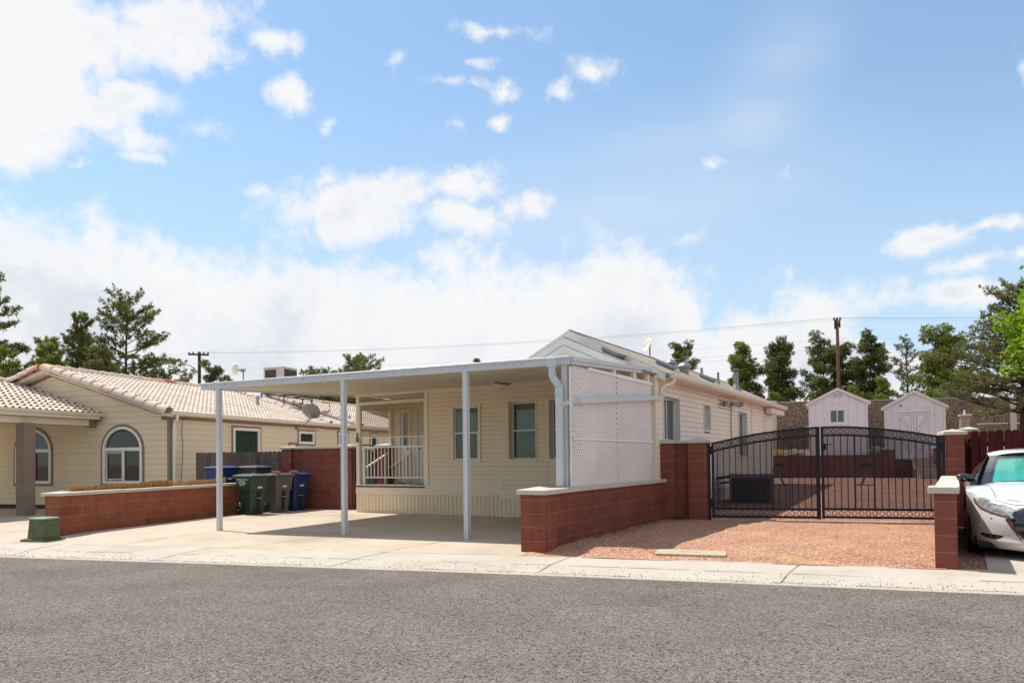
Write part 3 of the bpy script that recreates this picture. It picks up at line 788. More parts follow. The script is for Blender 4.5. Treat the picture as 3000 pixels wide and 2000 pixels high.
# satellite dish on the ridge: it stands on the roof
def dish(name, label, loc, rot, r, tilt, m, mast, arm=True, group=None, grid=False):
    d = thing(name, label, "satellite dish", loc, rot, group)
    mb = MB(); mb.tube([(0, 0, -.03), (0, 0, mast), (0, .03, mast+.02)], .022, 8); mb.box(-.09, .09, -.09, .09, -.03, -.01)
    mb.build("mast", m_galv, d)
    mb = MB(); mb.M = Matrix.Translation((0, -.06, mast)) @ Matrix.Rotation(rad(90-tilt), 4, 'X')
    rings = []
    for i in range(7):
        q = r*i/6
        rings.append([(q*1.0*math.cos(2*math.pi*j/24), q*1.12*math.sin(2*math.pi*j/24), .28*q*q/r-.02) for j in range(25)])
    mb.grid(rings)
    mb.build("reflector", m, d, smooth=True, solid=.012)
    if arm:
        mb = MB(); mb.M = Matrix.Translation((0, -.06, mast)) @ Matrix.Rotation(rad(90-tilt), 4, 'X')
        mb.bar((0, -r*1.05, .1), (0, -r*.75, .62), .03); mb.box(-.05, .05, -r*.75-.05, -r*.75+.05, .60, .72); mb.bar((-.12, -r*.75, .66), (.12, -r*.75, .66), .05)
        mb.build("feed_arm", m_galv, d)
    return d
m_dish_w = mat("white_dish", (.80, .76, .71), .45, .08, 6, col2=(.62, .40, .28))
m_dish_g = mat("grey_dish", (.20, .185, .18), .5, .08, 6)
dish("satellite_dish", "small white satellite dish on a mast at the ridge of number 58", tuple(Hf(5.98, 5.0, 4.03)), 70, .185, 20, m_dish_w, .34, arm=False)

# ---------------------------------------------------------------- carport
cp = thing("carport", "white aluminium carport on slim posts in front of number 58", "carport", H0, 31)
cp.scale = (K58,)*3
A = Vector((.25, -4.57, 0)); B = Vector((7.87, -3.72, 0)); bd = (B-A).normalized(); bn = Vector((bd.y, -bd.x, 0))
def along(u, o, z): p = A+bd*u+bn*o; return (p.x, p.y, z)
LB = (B-A).length
mb = MB()   # front gutter beam: pressed face with two folds
pr = [(.0, 2.752), (.035, 2.752), (.042, 2.785), (.030, 2.80), (.030, 2.835), (.055, 2.85), (.055, 2.872), (.045, 2.880), (-.06, 2.880), (-.06, 2.752)]
mb.prism(pr, 0, LB, lambda a, b, d: along(d, a, b))
bm_ = mb.build("gutter_beam", m_alu, cp)
mb = MB()
for k in range(16):
    u = LB*(k+.35)/16
    mb.tube([along(u, .03, 2.818), along(u, .036, 2.818)], .010, 8)
mb.build("screw_head", mat("rusty_screw", (.42, .30, .10), .7, .2, 20), bm_)
mb = MB()   # left and right fascias
def edge(p, q, z0a, z1a, z0b, z1b, th):
    p = Vector(p); q = Vector(q); d = (q-p).normalized(); nn = Vector((d.y, -d.x, 0))*th
    mb.hexa([(p.x, p.y, z0a), (p.x+nn.x, p.y+nn.y, z0a), (q.x+nn.x, q.y+nn.y, z0b), (q.x, q.y, z0b), (p.x, p.y, z1a), (p.x+nn.x, p.y+nn.y, z1a), (q.x+nn.x, q.y+nn.y, z1b), (q.x, q.y, z1b)])
edge((.22, -4.54, 0), (-.03, 0, 0), 2.765, 2.87, 2.93, 3.03, -.03)
mb.build("roof_edge", m_alu, cp); mb = MB()
edge((7.875, -3.70, 0), (7.86, -.22, 0), 2.755, 2.800, 2.935, 2.985, .035)
edge((7.875, -3.70, 0), (7.86, -.22, 0), 2.805, 2.874, 2.99, 3.055, .05)
mb.build("roof_edge", m_alu, cp)
mb = MB()   # corrugated pans
N = 40*6; top = []; fr = []; bk = []
for i in range(N+1):
    k = i/N; ph = (i % 6)
    dz = (.0, .0, .0, .045, .058, .045)[ph]
    p = A.lerp(B, k); xq = -.03+(7.86+.03)*k
    fr.append((p.x, p.y+.05, 2.800+dz)); bk.append((xq, .03 if xq < 4.2 else -.10, 2.985+dz))
mb.grid([fr, bk])
mb.build("roof_deck", m_pan, cp, solid=.004)
mb = MB(); mb.box(-.03, 4.22, -.045, -.005, 2.93, 2.985); mb.box(4.22, 7.84, -.125, -.085, 2.94, 2.99); mb.build("ledger", m_trim, cp)
for (x, y, zb) in ((.70, -4.52, -.03), (3.66, -4.187, .005), (6.09, -3.915, .03), (7.775, -3.70, .03)):
    mb = MB(); w = .042
    for sx in (-1, 1):
        for sy in (-1, 1): mb.box(x+sx*w-.012*(sx > 0)-0, x+sx*w+.012*(sx < 0), y+sy*w-.012*(sy > 0), y+sy*w+.012*(sy < 0), zb, 2.755)
    mb.box(x-w+.005, x+w-.005, y-w+.005, y+w-.005, zb, 2.755)
    ps = mb.build("carport_post", m_alu, cp, bevel=.003)
    mb = MB(); mb.box(x-.055, x+.055, y-.055, y+.055, zb-.02, zb+.012); mb.build("base_plate", m_galv, ps)
# downspout with elbow, and the drain pipe that joins it from the eave of the house
mb = MB()
mb.prism([(7.535, 2.83), (7.69, 2.83), (7.69, 2.76), (7.66, 2.715), (7.565, 2.715), (7.535, 2.76)], -3.86, -3.76, lambda a, b, d: (a, d, b))
mb.box(7.575, 7.66, -3.85, -3.78, 2.60, 2.715)
def ribbed(pts, w, h):
    n = len(pts)
    for i in range(n-1):
        a = Vector(pts[i]); b = Vector(pts[i+1]); e = (b-a)*.12
        mb.bar(a-e*.5, b+e*.5, w*(1.0 if i % 2 else .88), h*(1.0 if i % 2 else .88), up=(0, 1, 0))
arc = []
for i in range(13):
    k = i/12; arc.append((7.615+.115*k*k*(3-2*k), -3.815, 2.62-.22*k))
ribbed(arc, .10, .075)
mb.bar((7.73, -3.815, 2.41), (7.73, -3.815, .90), .095, .075, up=(0, 1, 0)); mb.bar((7.73, -3.815, .92), (7.73, -3.815, .02), .095, .075, up=(0, 1, 0))
mb.bar((7.73, -3.86, 2.33), (7.73, -3.86, 2.30), .105, .004, up=(0, 1, 0))
mb.build("downspout", m_alu, cp)
mb = MB()
mb.bar((7.955, .13, 2.505), (7.955, -3.62, 2.20), .075, .085)
arc = [(7.955-.215*math.sin(k*math.pi/2/10)*1.0, -3.62-.215*(1-math.cos(k*math.pi/2/10)), 2.20-.10*(k/10)**2) for k in range(11)]
ribbed(arc, .085, .085)
mb.build("drain_pipe", m_alu, cp)
mb = MB(); sc_ = [(8.13, .42, 2.90), (8.12, .42, 2.84), (8.08, .36, 2.78), (8.0, .22, 2.74), (7.965, .15, 2.68), (7.955, .13, 2.50)]
mb.tube(sc_, .045, 10); o_ = mb.build("eave_downspout", m_trim, home, smooth=True)

# ---------------------------------------------------------------- lattice screen
lt = thing("lattice_screen", "white diamond lattice screen closing the right side of the carport", "lattice", H0, 31)
lt.scale = (K58,)*3
def lattice_panel(y0, y1, z0, z1, ztop=None):
    mb = MB(); p = .055; w = .0275; x = 7.885
    for sgn, dx in ((1, 0), (-1, .007)):
        k = -((z1-z0)*1.0)
        L = (y1-y0)+(z1-z0)/1.25
        c = -(z1-z0)/1.25
        while c < (y1-y0):
            # line y = y0+c + t/1.25 , z = z0+t
            t0 = max(0, -c*1.25); t1 = min(z1-z0, ((y1-y0)-c)*1.25)
            if t1-t0 > .01:
                ya, yb = y0+c+t0/1.25, y0+c+t1/1.25
                if sgn < 0: ya, yb = y0+y1-ya, y0+y1-yb
                mb.bar((x+dx, ya, z0+t0), (x+dx, yb, z0+t1), .006, w, up=(0, .3, 1)) if False else strip(mb, x+dx, ya, z0+t0, yb, z0+t1, w)
            c += p*1.28
    return mb.build("lattice_panel", m_lattice, lt)
def strip(mb, x, ya, za, yb, zb, w):
    d = Vector((0, yb-ya, zb-za)).normalized(); s = Vector((0, -d.z, d.y))*w/2
    a = Vector((x, ya, za)); b = Vector((x, yb, zb)); t = Vector((.003, 0, 0))
    mb.hexa([a-s-t, a+s-t, b+s-t, b-s-t, a-s+t, a+s+t, b+s+t, b-s+t])
for (y0, y1) in ((-3.69, -1.975), (-1.955, -.245)):
    lattice_panel(y0, y1, 1.645, 2.735); lattice_panel(y0, y1, .90, 1.615)
mb = MB()
mb.box(7.895, 7.915, -3.14, -1.97, 2.725, 2.765); mb.box(7.895, 7.915, -1.955, -.245, 2.715, 2.775); mb.box(7.897, 7.917, -3.69, -.245, 1.612, 1.648)
mb.box(7.86, 7.875, -3.70, -.24, .885, .925)
for y in (-3.69, -2.83, -1.975, -1.10, -.25): mb.box(7.848, 7.878, y-.02, y+.02, .885, 2.72)
for y in (-1.98, -1.02, -.32): mb.box(7.80, 7.88, y-.055, y+.035, 2.70, 2.93)
mb.build("lattice_frame", m_lattice, lt)
# ---------------------------------------------------------------- the tan neighbour house on the left
L0 = (-10.46, 21.74, 0.0)
Lf = frame(L0, 18)
nb = thing("tan_house", "tan lap sided house with pale barrel tile roof and arched windows", "house", L0, 18)
m_lap = mat("tan_lap_siding", (.72, .61, .44), .7, .05, .7, grain=.05, gscale=50, streak=.1, streakcol=(.48, .40, .28))
m_lapshade = mat("lap_shadow_line", (.44, .33, .19), .9, .25, 6)  # darker tone painted in for the shadow line under each board
m_brown = mat("taupe_trim", (.235, .175, .135), .75, .12, 2.5, grain=.08, col2=(.30, .24, .19))
m_found = mat("dark_foundation", (.05, .045, .045), .9, .2, 3)
def tile_mat(name):
    m = bpy.data.materials.new(name); t = NT(m)
    uv = t.coord("UV")
    cell = t.n("ShaderNodeVectorMath", {0: t.mapping(uv, scale=(1/.2, 1/.36, 1))}, operation='FLOOR').outputs[0]
    wn = t.n("ShaderNodeTexWhiteNoise", {0: cell}, noise_dimensions='2D').outputs[0]
    c = t.ramp(wn, [(0, (.66, .54, .44)), (.3, (.76, .67, .58)), (.7, (.82, .74, .66)), (1, (.74, .58, .45))])
    n = t.noise(t.coord(), 1.1, 6, .6)
    c = t.mix(1.0, c, t.ramp(n, [(.3, (.86,)*3), (.7, (1.10,)*3)]), "MULTIPLY")
    g = t.noise(t.coord(), 60, 3, .7)
    c = t.mix(1.0, c, t.ramp(g, [(.25, (.9,)*3), (.75, (1.08,)*3)]), "MULTIPLY")
    t.out(t.bsdf(col=c, rough=.85, spec=.2, normal=t.bump(g, .25, .004)))
    return m
m_tile = tile_mat("pale_roof_tile")
def barrel_mat(name):
    m = bpy.data.materials.new(name); t = NT(m)
    r = t.n("ShaderNodeNewGeometry").outputs["Random Per Island"]
    co = t.coord()
    n = t.noise(co, 4.5, 5, .6)
    k = t.math('ADD', t.math('MULTIPLY', r, .22), t.math('MULTIPLY', n, .88), clamp=True)
    c = t.ramp(k, [(.25, (.55, .42, .35)), (.5, (.62, .52, .46)), (.62, (.66, .54, .46)), (.72, (.66, .36, .20)), (.95, (.60, .29, .14))])
    g = t.noise(co, 60, 3, .7)
    c = t.mix(1.0, c, t.ramp(g, [(.25, (.88,)*3), (.75, (1.1,)*3)]), "MULTIPLY")
    t.out(t.bsdf(col=c, rough=.85, spec=.2, normal=t.bump(g, .25, .004)))
    return m
m_barrel = barrel_mat("barrel_tile")
m_mouth_shade = mat("tile_mouth_shade", (.20, .115, .065), .95, .3, 9)
m_mortar = mat("roof_mortar", (.50, .42, .36), .95, .15, 6, grain=.15)
m_red_tile = mat("red_barrel_tile", (.45, .13, .07), .85, .15, 6, grain=.1)

def tiles(mb, x_e, z_e, x_r, z_r, y0, y1, p=.2, e=.36, h=.034, lift=.058):
    """barrel tiles on a slope: eave line (x_e,z_e), ridge line (x_r,z_r), running y0..y1"""
    sl = Vector((x_r-x_e, 0, z_r-z_e)); W = sl.length; sl.normalize(); nn = Vector((-sl.z, 0, sl.x))
    if nn.z < 0: nn = -nn
    ny = int((y1-y0)/p*8); n = int(math.ceil(W/e))
    for i in range(n):
        a = i*e; b = min(W, a+e+.04)
        rows = []
        jit = [random.uniform(-.006, .006) for _ in range(ny//8+2)]
        for (w, lf) in ((a, -.03), (a, lift), (a+(b-a)*.55, lift*.5), (b, 0)):
            r = []
            for j in range(ny+1):
                y = y0+(y1-y0)*j/ny; ph = 2*math.pi*(y/p)
                s = math.sin(ph); hh = h*(max(0, s)**.75) - .012*max(0, -s)
                ww = w + jit[j//8]*(1 if w == a else 0)
                q = Vector((x_e, y, z_e)) + sl*ww + nn*(hh+lf if lf >= 0 else hh+lift-.035)
                r.append(q)
            rows.append(r)
        mb.grid(rows[1:])
        for j in range(ny):           # closed faces coloured dark for the shade in each barrel mouth
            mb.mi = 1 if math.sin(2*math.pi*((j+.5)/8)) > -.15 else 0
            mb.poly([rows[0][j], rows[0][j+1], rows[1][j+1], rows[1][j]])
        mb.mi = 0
def barrels(mb, p0, p1, r0=.14, step=.41, sag=.0):
    p0 = Vector(p0); p1 = Vector(p1); L = (p1-p0).length; n = max(1, int(L/step)); d = (p1-p0)/n
    u = d.normalized(); s = u.cross(Vector((0, 0, 1))).normalized(); t = s.cross(u)
    for i in range(n):
        rows = []
        jx = random.uniform(-.008, .008)
        for (k, rr) in ((-.12, r0*.96), (-.08, r0*1.04), (.0, r0*1.02), (.5, r0*.95), (1.0, r0*.86)):
            c = p0+d*(i+k)+t*(jx+.012*(1-k))
            rows.append([c+(s*math.cos(a)+t*math.sin(a)*1.0)*rr for a in [math.pi*(j/12)*1.16-.25 for j in range(13)]])
        mb.grid(rows)
        if i: k = mb.add(rows[0]); mb.face(range(k, k+13))
AX = -4.79
def gz_top(x): return 4.40-.3115*abs(x-AX)
# walls
def arch_hole(c): return [(c-.80, c+.80, .70, 1.85), (c-.70, c+.70, 1.85, 2.18), (c-.5, c+.5, 2.1, 2.42)]
WC = (-1.845, -5.61)
mb = MB()
fl = lambda u, o, z: (u, -o, z)
def lim(z): d = max(0, (z-2.79)/.3115); return (-9.58+d, -d)
siding(mb, fl, .05, 4.30, .184, lim, arch_hole(WC[0])+arch_hole(WC[1]), d=.014)
mb.build("gable_wall", [m_lap, m_lapshade], nb)
mb = MB()
fr_ = lambda u, o, z: (o, u, z)
SW = [(2.80, 4.24, 1.38, 2.57), (6.6, 7.68, 2.05, 2.57), (9.48, 10.26, 1.6, 2.6), (12.27, 13.0, 1.9, 2.62)]
siding(mb, fr_, .05, 2.83, .184, lambda z: (0, 22), SW, d=.014)
mb.build("side_wall", [m_lap, m_lapshade], nb)
mb = MB()
mb.poly([(-9.58, 22, 0), (-9.58, 0, 0), (-9.58, 0, 2.8), (-9.58, 22, 2.8)]); mb.poly([(-9.58, 22, 0), (0, 22, 0), (0, 22, 2.8), (AX, 22, 4.3), (-9.58, 22, 2.8)])
mb.build("back_wall", m_lap, nb)
mb = MB(); mb.box(-9.55, -.02, .015, .10, -.10, .05); mb.box(-.10, -.015, .02, 22, -.10, .05); mb.build("foundation", m_found, nb)
mb = MB()
mb.box(-.085, .02, -.024, .0, .0, 2.80); mb.box(.0, .024, .0, .10, .0, 2.80)
mb.box(.0, .026, .10, 22, 2.70, 2.83); mb.box(-.30, .03, -.03, -.005, 2.69, 2.80)
for s in (1, -1):
    xe = AX+s*4.5
    mb.hexa([(AX, -.03, 4.235), (xe, -.03, 2.833), (xe, .0, 2.833), (AX, .0, 4.235), (AX, -.03, 4.345), (xe, -.03, 2.943), (xe, .0, 2.943), (AX, .0, 4.345)])
mb.build("brown_trim", m_brown, nb)
mb = MB()
for s in (1, -1):
    xe = AX+s*4.98
    z0 = 4.385; z1 = z0-.3115*4.98
    mb.hexa([(AX, -.34, z0-.045), (xe, -.34, z1-.045), (xe, -.30, z1-.045), (AX, -.30, z0-.045), (AX, -.34, z0), (xe, -.34, z1), (xe, -.30, z1), (AX, -.30, z0)])
    mb.hexa([(AX, -.30, z0-.06), (xe, -.30, z1-.06), (xe, 0, z1-.06), (AX, 0, z0-.06), (AX, -.30, z0-.03), (xe, -.30, z1-.03), (xe, 0, z1-.03), (AX, 0, z0-.03)])
mb.box(-.30, .20, -.34, -.02, 2.80, 2.83)
mb.build("barge_board", m_trim, nb)
# roof
mb = MB()
EX, EZ = .24, 2.90
tiles(mb, EX, EZ, AX, 4.465, -.30, 8.58)
tiles(mb, EX, EZ, AX, 4.465, 11.20, 21.8)
mb.hexa([(AX, -.3, 4.33), (EX-.04, -.3, 2.83), (EX-.04, 22, 2.83), (AX, 22, 4.33), (AX, -.3, 4.40), (EX-.04, -.3, 2.87), (EX-.04, 22, 2.87), (AX, 22, 4.40)])
mb.hexa([(AX, -.3, 4.33), (-9.82, -.3, 2.78), (-9.82, 22, 2.78), (AX, 22, 4.33), (AX, -.3, 4.46), (-9.82, -.3, 2.92), (-9.82, 22, 2.92), (AX, 22, 4.46)])
roof_l = mb.build("roof", [m_tile, m_mouth_shade], nb)
mb = MB()
mb.poly([(EX-.02, 8.5, 2.885), (EX-.02, 11.3, 2.885), (AX, 11.3, 4.42), (AX, 8.5, 4.42)])
mb.build("roof_valley", mat("valley_flashing", (.42, .40, .37), .8, .12, 2, grain=.1), nb)
mb = MB()
barrels(mb, (AX, -.25, 4.48), (AX, 8.7, 4.48)); mb.build("ridge_tile", m_barrel, nb); mb = MB(); barrels(mb, (AX, 11.1, 4.48), (AX, 21.8, 4.48))
mb.build("ridge_tile", m_barrel, nb)
mb = MB(); barrels(mb, (AX, 4.75, 4.497), (AX, 5.20, 4.497), r0=.142); mb.build("ridge_tile", m_red_tile, nb)
mb = MB()
barrels(mb, (EX+.02, -.36, 2.90), (AX+.05, -.36, 4.47), r0=.165, step=.405); mb.build("rake_tile", m_barrel, nb); mb = MB(); barrels(mb, (-9.8, -.36, 2.92), (AX-.05, -.36, 4.47), r0=.165, step=.405)
mb.build("rake_tile", m_barrel, nb); mb = MB(); barrels(mb, (EX, 8.48, 2.93), (AX+.1, 8.85, 4.47), r0=.12); mb.build("rake_tile", m_barrel, nb); mb = MB(); barrels(mb, (EX, 11.08, 2.93), (AX+.1, 11.28, 4.47), r0=.13)
mb.build("rake_tile", m_barrel, nb)
# gutter, downspout, cable
mb = MB()
mb.prism([(.20, 2.945), (.335, 2.945), (.335, 2.90), (.30, 2.83), (.20, 2.83)], -.22, 21.5, lambda a, b, d: (a, d, b))
mb.box(.02, .21, .0, 21.5, 2.812, 2.832)
mb.build("gutter", m_trim, nb)
mb = MB()
pts = [(.27, .02, 2.84), (.27, .02, 2.76), (.24, .03, 2.68), (.14, .06, 2.60), (.085, .08, 2.54), (.08, .09, 2.42)]
mb.tube(pts, .045, 10, cap=False); mb.bar((.08, .09, 2.46), (.08, .09, .02), .085, .075, up=(0, 1, 0))
for z in (.6, 1.9): mb.box(.02, .128, .03, .15, z, z+.03)
mb.build("downspout", m_winframe, nb, bevel=.01)
mb = MB()
mb.tube([(.34, .47, 2.93), (.20, .46, 2.80), (.05, .46, 2.68), (.035, .45, 2.3), (.035, .49, 1.9), (.035, .48, 1.5), (.035, .44, 1.1), (.035, .40, .7), (.035, .40, .2)], .008, 6)
mb.build("cable", m_black_metal, nb)
# arched windows
def arch(c, hw, zb, zsp, hh, n=20):
    pts = [(c-hw, zb), (c-hw, zsp)]
    pts += [(c-hw*math.cos(math.pi*i/n), zsp+hh*math.sin(math.pi*i/n)) for i in range(1, n)]
    pts += [(c+hw, zsp), (c+hw, zb)]
    return pts
F2 = lambda a, b, d: (a, d, b)
for c in WC:
    mb = MB(); mb.ringprism(arch(c, .865, .66, 1.80, .80), arch(c, .79, .735, 1.80, .725), -.03, .01, F2)
    w = mb.build("window", m_brown, nb)
    mb = MB(); mb.ringprism(arch(c, .79, .735, 1.80, .725), arch(c, .70, .83, 1.84, .60), -.045, .03, F2)
    mb.box(c-.70, c+.70, -.04, .02, 1.76, 1.87)
    mb.box(c+.0, c+.07, -.035, .02, .83, 1.76)
    mb.build("frame", m_winframe, w, bevel=.006)
    mb = MB(); mb.poly([(a, .022, b) for a, b in arch(c, .71, 1.86, 1.87, .58)]); mb.poly([(c-.71, .02, .82), (c+.71, .02, .82), (c+.71, .02, 1.77), (c-.71, .02, 1.77)])
    mb.build("pane", m_glass_dk, w)
    mb = MB(); frame_bars(mb, fl, c-.66, c+.0, .86, 1.73, .035, -.005, .015); mb.build("screen_frame", m_alu, w)
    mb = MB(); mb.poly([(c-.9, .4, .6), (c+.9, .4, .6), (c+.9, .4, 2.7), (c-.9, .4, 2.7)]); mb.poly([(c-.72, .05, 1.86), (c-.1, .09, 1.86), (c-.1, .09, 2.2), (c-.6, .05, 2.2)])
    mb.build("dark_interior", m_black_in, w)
def side_window(u0, u1, z0, z1, cur=True):
    mb = MB(); frame_bars(mb, fr_, u0-.06, u1+.06, z0-.06, z1+.06, .065, -.005, .034); w = mb.build("window", m_brown, nb)
    mb = MB(); frame_bars(mb, fr_, u0+.005, u1-.005, z0+.005, z1-.005, .10, -.04, .042); mb.build("frame", m_winframe, w, bevel=.006)
    mb = MB(); mb.poly([fr_(u0+.09, -.02, z0+.09), fr_(u1-.09, -.02, z0+.09), fr_(u1-.09, -.02, z1-.09), fr_(u0+.09, -.02, z1-.09)]); mb.build("pane", m_glass, w)
    mb = MB(); n = 40
    pr = [(u0+(u1-u0)*i/n, -.08+.018*math.sin(i*1.7)+.008*math.sin(i*.6)) for i in range(n+1)]
    mb.grid([[fr_(a, o, z0) for a, o in pr], [fr_(a, o, z1) for a, o in pr]]); mb.build("curtain", m_curtain, w, smooth=True)
for a in SW: side_window(*a)
mb = MB(); frame_bars(mb, fr_, 5.95, 6.5, 1.2, 2.11, .08, -.01, .034); mb.poly([fr_(6.0, -.01, 1.25), fr_(6.45, -.01, 1.25), fr_(6.45, -.01, 2.05), fr_(6.0, -.01, 2.05)]); mb.build("window", m_brown, nb)
mb = MB(); frame_bars(mb, fr_, 7.72, 8.06, 2.54, 2.71, .03, 0, .05); mb.box(.016, .045, 7.88, 7.90, 2.57, 2.68)
for k in range(4): mb.box(.016, .04, 7.75, 8.03, 2.575+k*.03, 2.58+k*.03)
mb.build("wall_vent", m_winframe, nb)
for (x, y, r, h) in ((-2.05, 6.8, .06, .45), (-1.0, 12.1, .05, .26)):
    mb = MB(); z = gz_top(x)+.02; mb.tube([(x, y, z), (x, y, z+h)], r, 12); mb.lathe([(r*1.25, z+h-.05), (r*1.3, z+h), (.02, z+h+.01)], 12, (x, y, 0)); mb.lathe([(r*2, z+.03), (r*1.2, z+.12), (r, z+.13)], 12, (x, y, 0))
    mb.build("vent_pipe", m_galv, nb)
# projecting porch roof with its column
PX, PZ, PE, PEZ = -6.30, 4.07, -2.64, 2.93
mb = MB()
tiles(mb, PE, PEZ, PX, PZ, -6.4, -.01)
mb.hexa([(PX, -6.4, PZ-.14), (PE-.05, -6.4, PEZ-.08), (PE-.05, -.03, PEZ-.08), (PX, -.03, PZ-.14), (PX, -6.4, PZ-.07), (PE-.05, -6.4, PEZ-.03), (PE-.05, -.03, PEZ-.03), (PX, -.03, PZ-.07)])
mb.hexa([(PX, -6.4, PZ-.14), (-9.9, -6.4, PEZ-.08), (-9.9, -.03, PEZ-.08), (PX, -.03, PZ-.14), (PX, -6.4, PZ), (-9.9, -6.4, PEZ+.04), (-9.9, -.03, PEZ+.04), (PX, -.03, PZ)])
mb.build("porch_roof", [m_tile, m_mouth_shade], nb)
mb = MB(); barrels(mb, (PX, -6.4, PZ+.01), (PX, .1, PZ+.01)); mb.build("ridge_tile", m_barrel, nb)
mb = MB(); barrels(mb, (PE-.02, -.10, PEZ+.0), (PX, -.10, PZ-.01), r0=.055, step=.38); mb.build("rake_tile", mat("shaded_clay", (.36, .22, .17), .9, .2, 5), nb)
mb = MB()
mb.prism([(PE, 2.955), (PE+.135, 2.955), (PE+.135, 2.92), (PE+.10, 2.865), (PE, 2.865)], -6.4, -.02, lambda a, b, d: (a, d, b))
mb.box(PE-.05, PE, -6.4, -.12, 2.76, 2.90)
mb.build("porch_gutter", m_trim, nb)
mb = MB()
mb.box(-2.92, -2.88, -6.3, -.30, 2.56, 2.76); mb.box(-9.6, -2.92, -6.3, -.03, 2.735, 2.75)
mb.build("porch_beam", m_trim, nb)
mb = MB(); mb.box(-3.1, -2.87, -.29, -.03, 2.52, 2.74); mb.box(-2.86, -2.68, -.10, -.03, 2.70, 2.86); mb.box(-3.06, -2.93, -6.3, -.30, 2.55, 2.73); mb.build("bracket", m_brown, nb)
for y in (-2.42, -6.15):
    mb = MB(); mb.box(-2.99, -2.66, y-.17, y+.17, -.12, 2.56); mb.build("porch_column", m_brown, nb, bevel=.008)

# things standing on that roof -----------------------------------------------------------
ac = thing("rooftop_cooler", "grey boxy cooling unit on a rusty rack above the tan house roof", "cooling unit", tuple(Lf(-2.95, 9.55, 4.40)), 18)
m_acbody = mat("grey_metal_case", (.52, .48, .45), .5, .08, 3, streak=.2)
m_louvre = mat("dark_louvre", (.085, .068, .060), .6, .15, 5)
m_rust = mat("rusty_steel", (.14, .085, .06), .85, .35, 8)
mb = MB(); mb.box(-.52, .52, -.50, .50, 0, 1.10); mb.box(-.535, .535, -.515, .515, 1.10, 1.13); mb.build("case", m_acbody, ac, bevel=.01)
def louvres(mb, f, u0, u1, z0, z1, n):
    slab(mb, f, u0, u1, z0, z1, .0, .004)
    for k in range(n):
        z = z0+(z1-z0)*(k+.2)/n; h = (z1-z0)/n
        mb.poly([f(u0, .005, z+h*.75), f(u1, .005, z+h*.75), f(u1, .028, z), f(u0, .028, z)])
mb = MB(); louvres(mb, lambda u, o, z: (u, -.50-o, z), -.43, .13, .12, 1.02, 14); mb.build("grille", m_louvre, ac)
mb = MB(); louvres(mb, lambda u, o, z: (.52+o, u, z), -.44, .46, .12, 1.04, 14); mb.build("grille", m_louvre, ac)
mb = MB()
for (x, y) in ((-.55, -.6), (.6, -.6), (-.5, 2.4), (.55, 1.6)):
    zb = gz_top(-2.95+x)+.05-4.40; mb.bar((x, y, zb), (x, y, -.04), .045)
for x in (-.55, .6): mb.bar((x, -.62, -.03), (x, 2.5, -.03), .05)
for y in (-.6, .55, 1.6, 2.4): mb.bar((-.6, y, -.03), (.65, y, -.03), .05)
mb.tube([(.3, .5, .3), (.5, 1.1, .1), (.62, 1.5, -.35), (.7, 1.9, -.5)], .02, 6); mb.tube([(.6, 2.3, -.25), (.6, 3.0, -.25), (.6, 3.0, -.6)], .02, 6)
mb.build("rack", m_rust, ac)
mb = MB(); mb.box(-.3, .5, .6, 2.3, -.005, .12); mb.build("duct", m_galv, ac)
d = thing("satellite_dish", "dark grey satellite dish on an arm at the gutter of the tan house", "satellite dish", tuple(Lf(.20, 6.45, 2.75)), 18)
mb = MB(); mb.box(-.20, -.12, -.07, .07, -.14, .08); mb.tube([(-.12, 0, -.03), (.06, .10, .02), (.16, .32, .22), (.17, .40, .40)], .024, 8); mb.build("arm", m_galv, d)
nrm = Vector((-.05, .80, .55)).normalized()
mb = MB(); q = nrm.to_track_quat('Z', 'Y').to_matrix().to_4x4(); mb.M = Matrix.Translation((.13, .46, .56)) @ q
mb.grid([[(.40*i/6*math.cos(2*math.pi*j/28), .36*i/6*math.sin(2*math.pi*j/28), .16*(i/6)**2-.05) for j in range(29)] for i in range(7)])
mb.build("reflector", m_dish_g, d, smooth=True, solid=.014)
mb = MB(); mb.bar((.16, .38, .28), (.50, 1.02, .45), .03); mb.bar((.13, .44, .50), (.17, .40, .34), .10, .06); mb.bar((.45, 1.0, .42), (.50, 1.08, .60), .06); mb.bar((.38, .95, .60), (.58, 1.16, .60), .07); mb.build("feed_arm", m_galv, d)
d = thing("grid_antenna", "pale dish antenna on a thin mast at the ridge of the tan house", "antenna", tuple(Lf(AX, 9.2, 4.45)), 18)
mb = MB(); mb.tube([(.05, .1, -.3), (.05, .1, 1.12)], .03, 8); mb.bar((.05, .1, 1.0), (-.1, 0, 1.06), .09); mb.bar((.0, .0, 1.05), (.16, .12, 1.05), .10); mb.build("mast", m_galv, d)
mb = MB(); q = Vector((-.96, -.15, .12)).normalized().to_track_quat('Z', 'Y').to_matrix().to_4x4(); mb.M = Matrix.Translation((-.16, -.02, 1.08)) @ q
mb.grid([[(.27*i/5*math.cos(2*math.pi*j/24), .27*i/5*math.sin(2*math.pi*j/24), .13*(i/5)**2) for j in range(25)] for i in range(6)])
mb.build("reflector", m_dish_w, d, smooth=True, solid=.01)
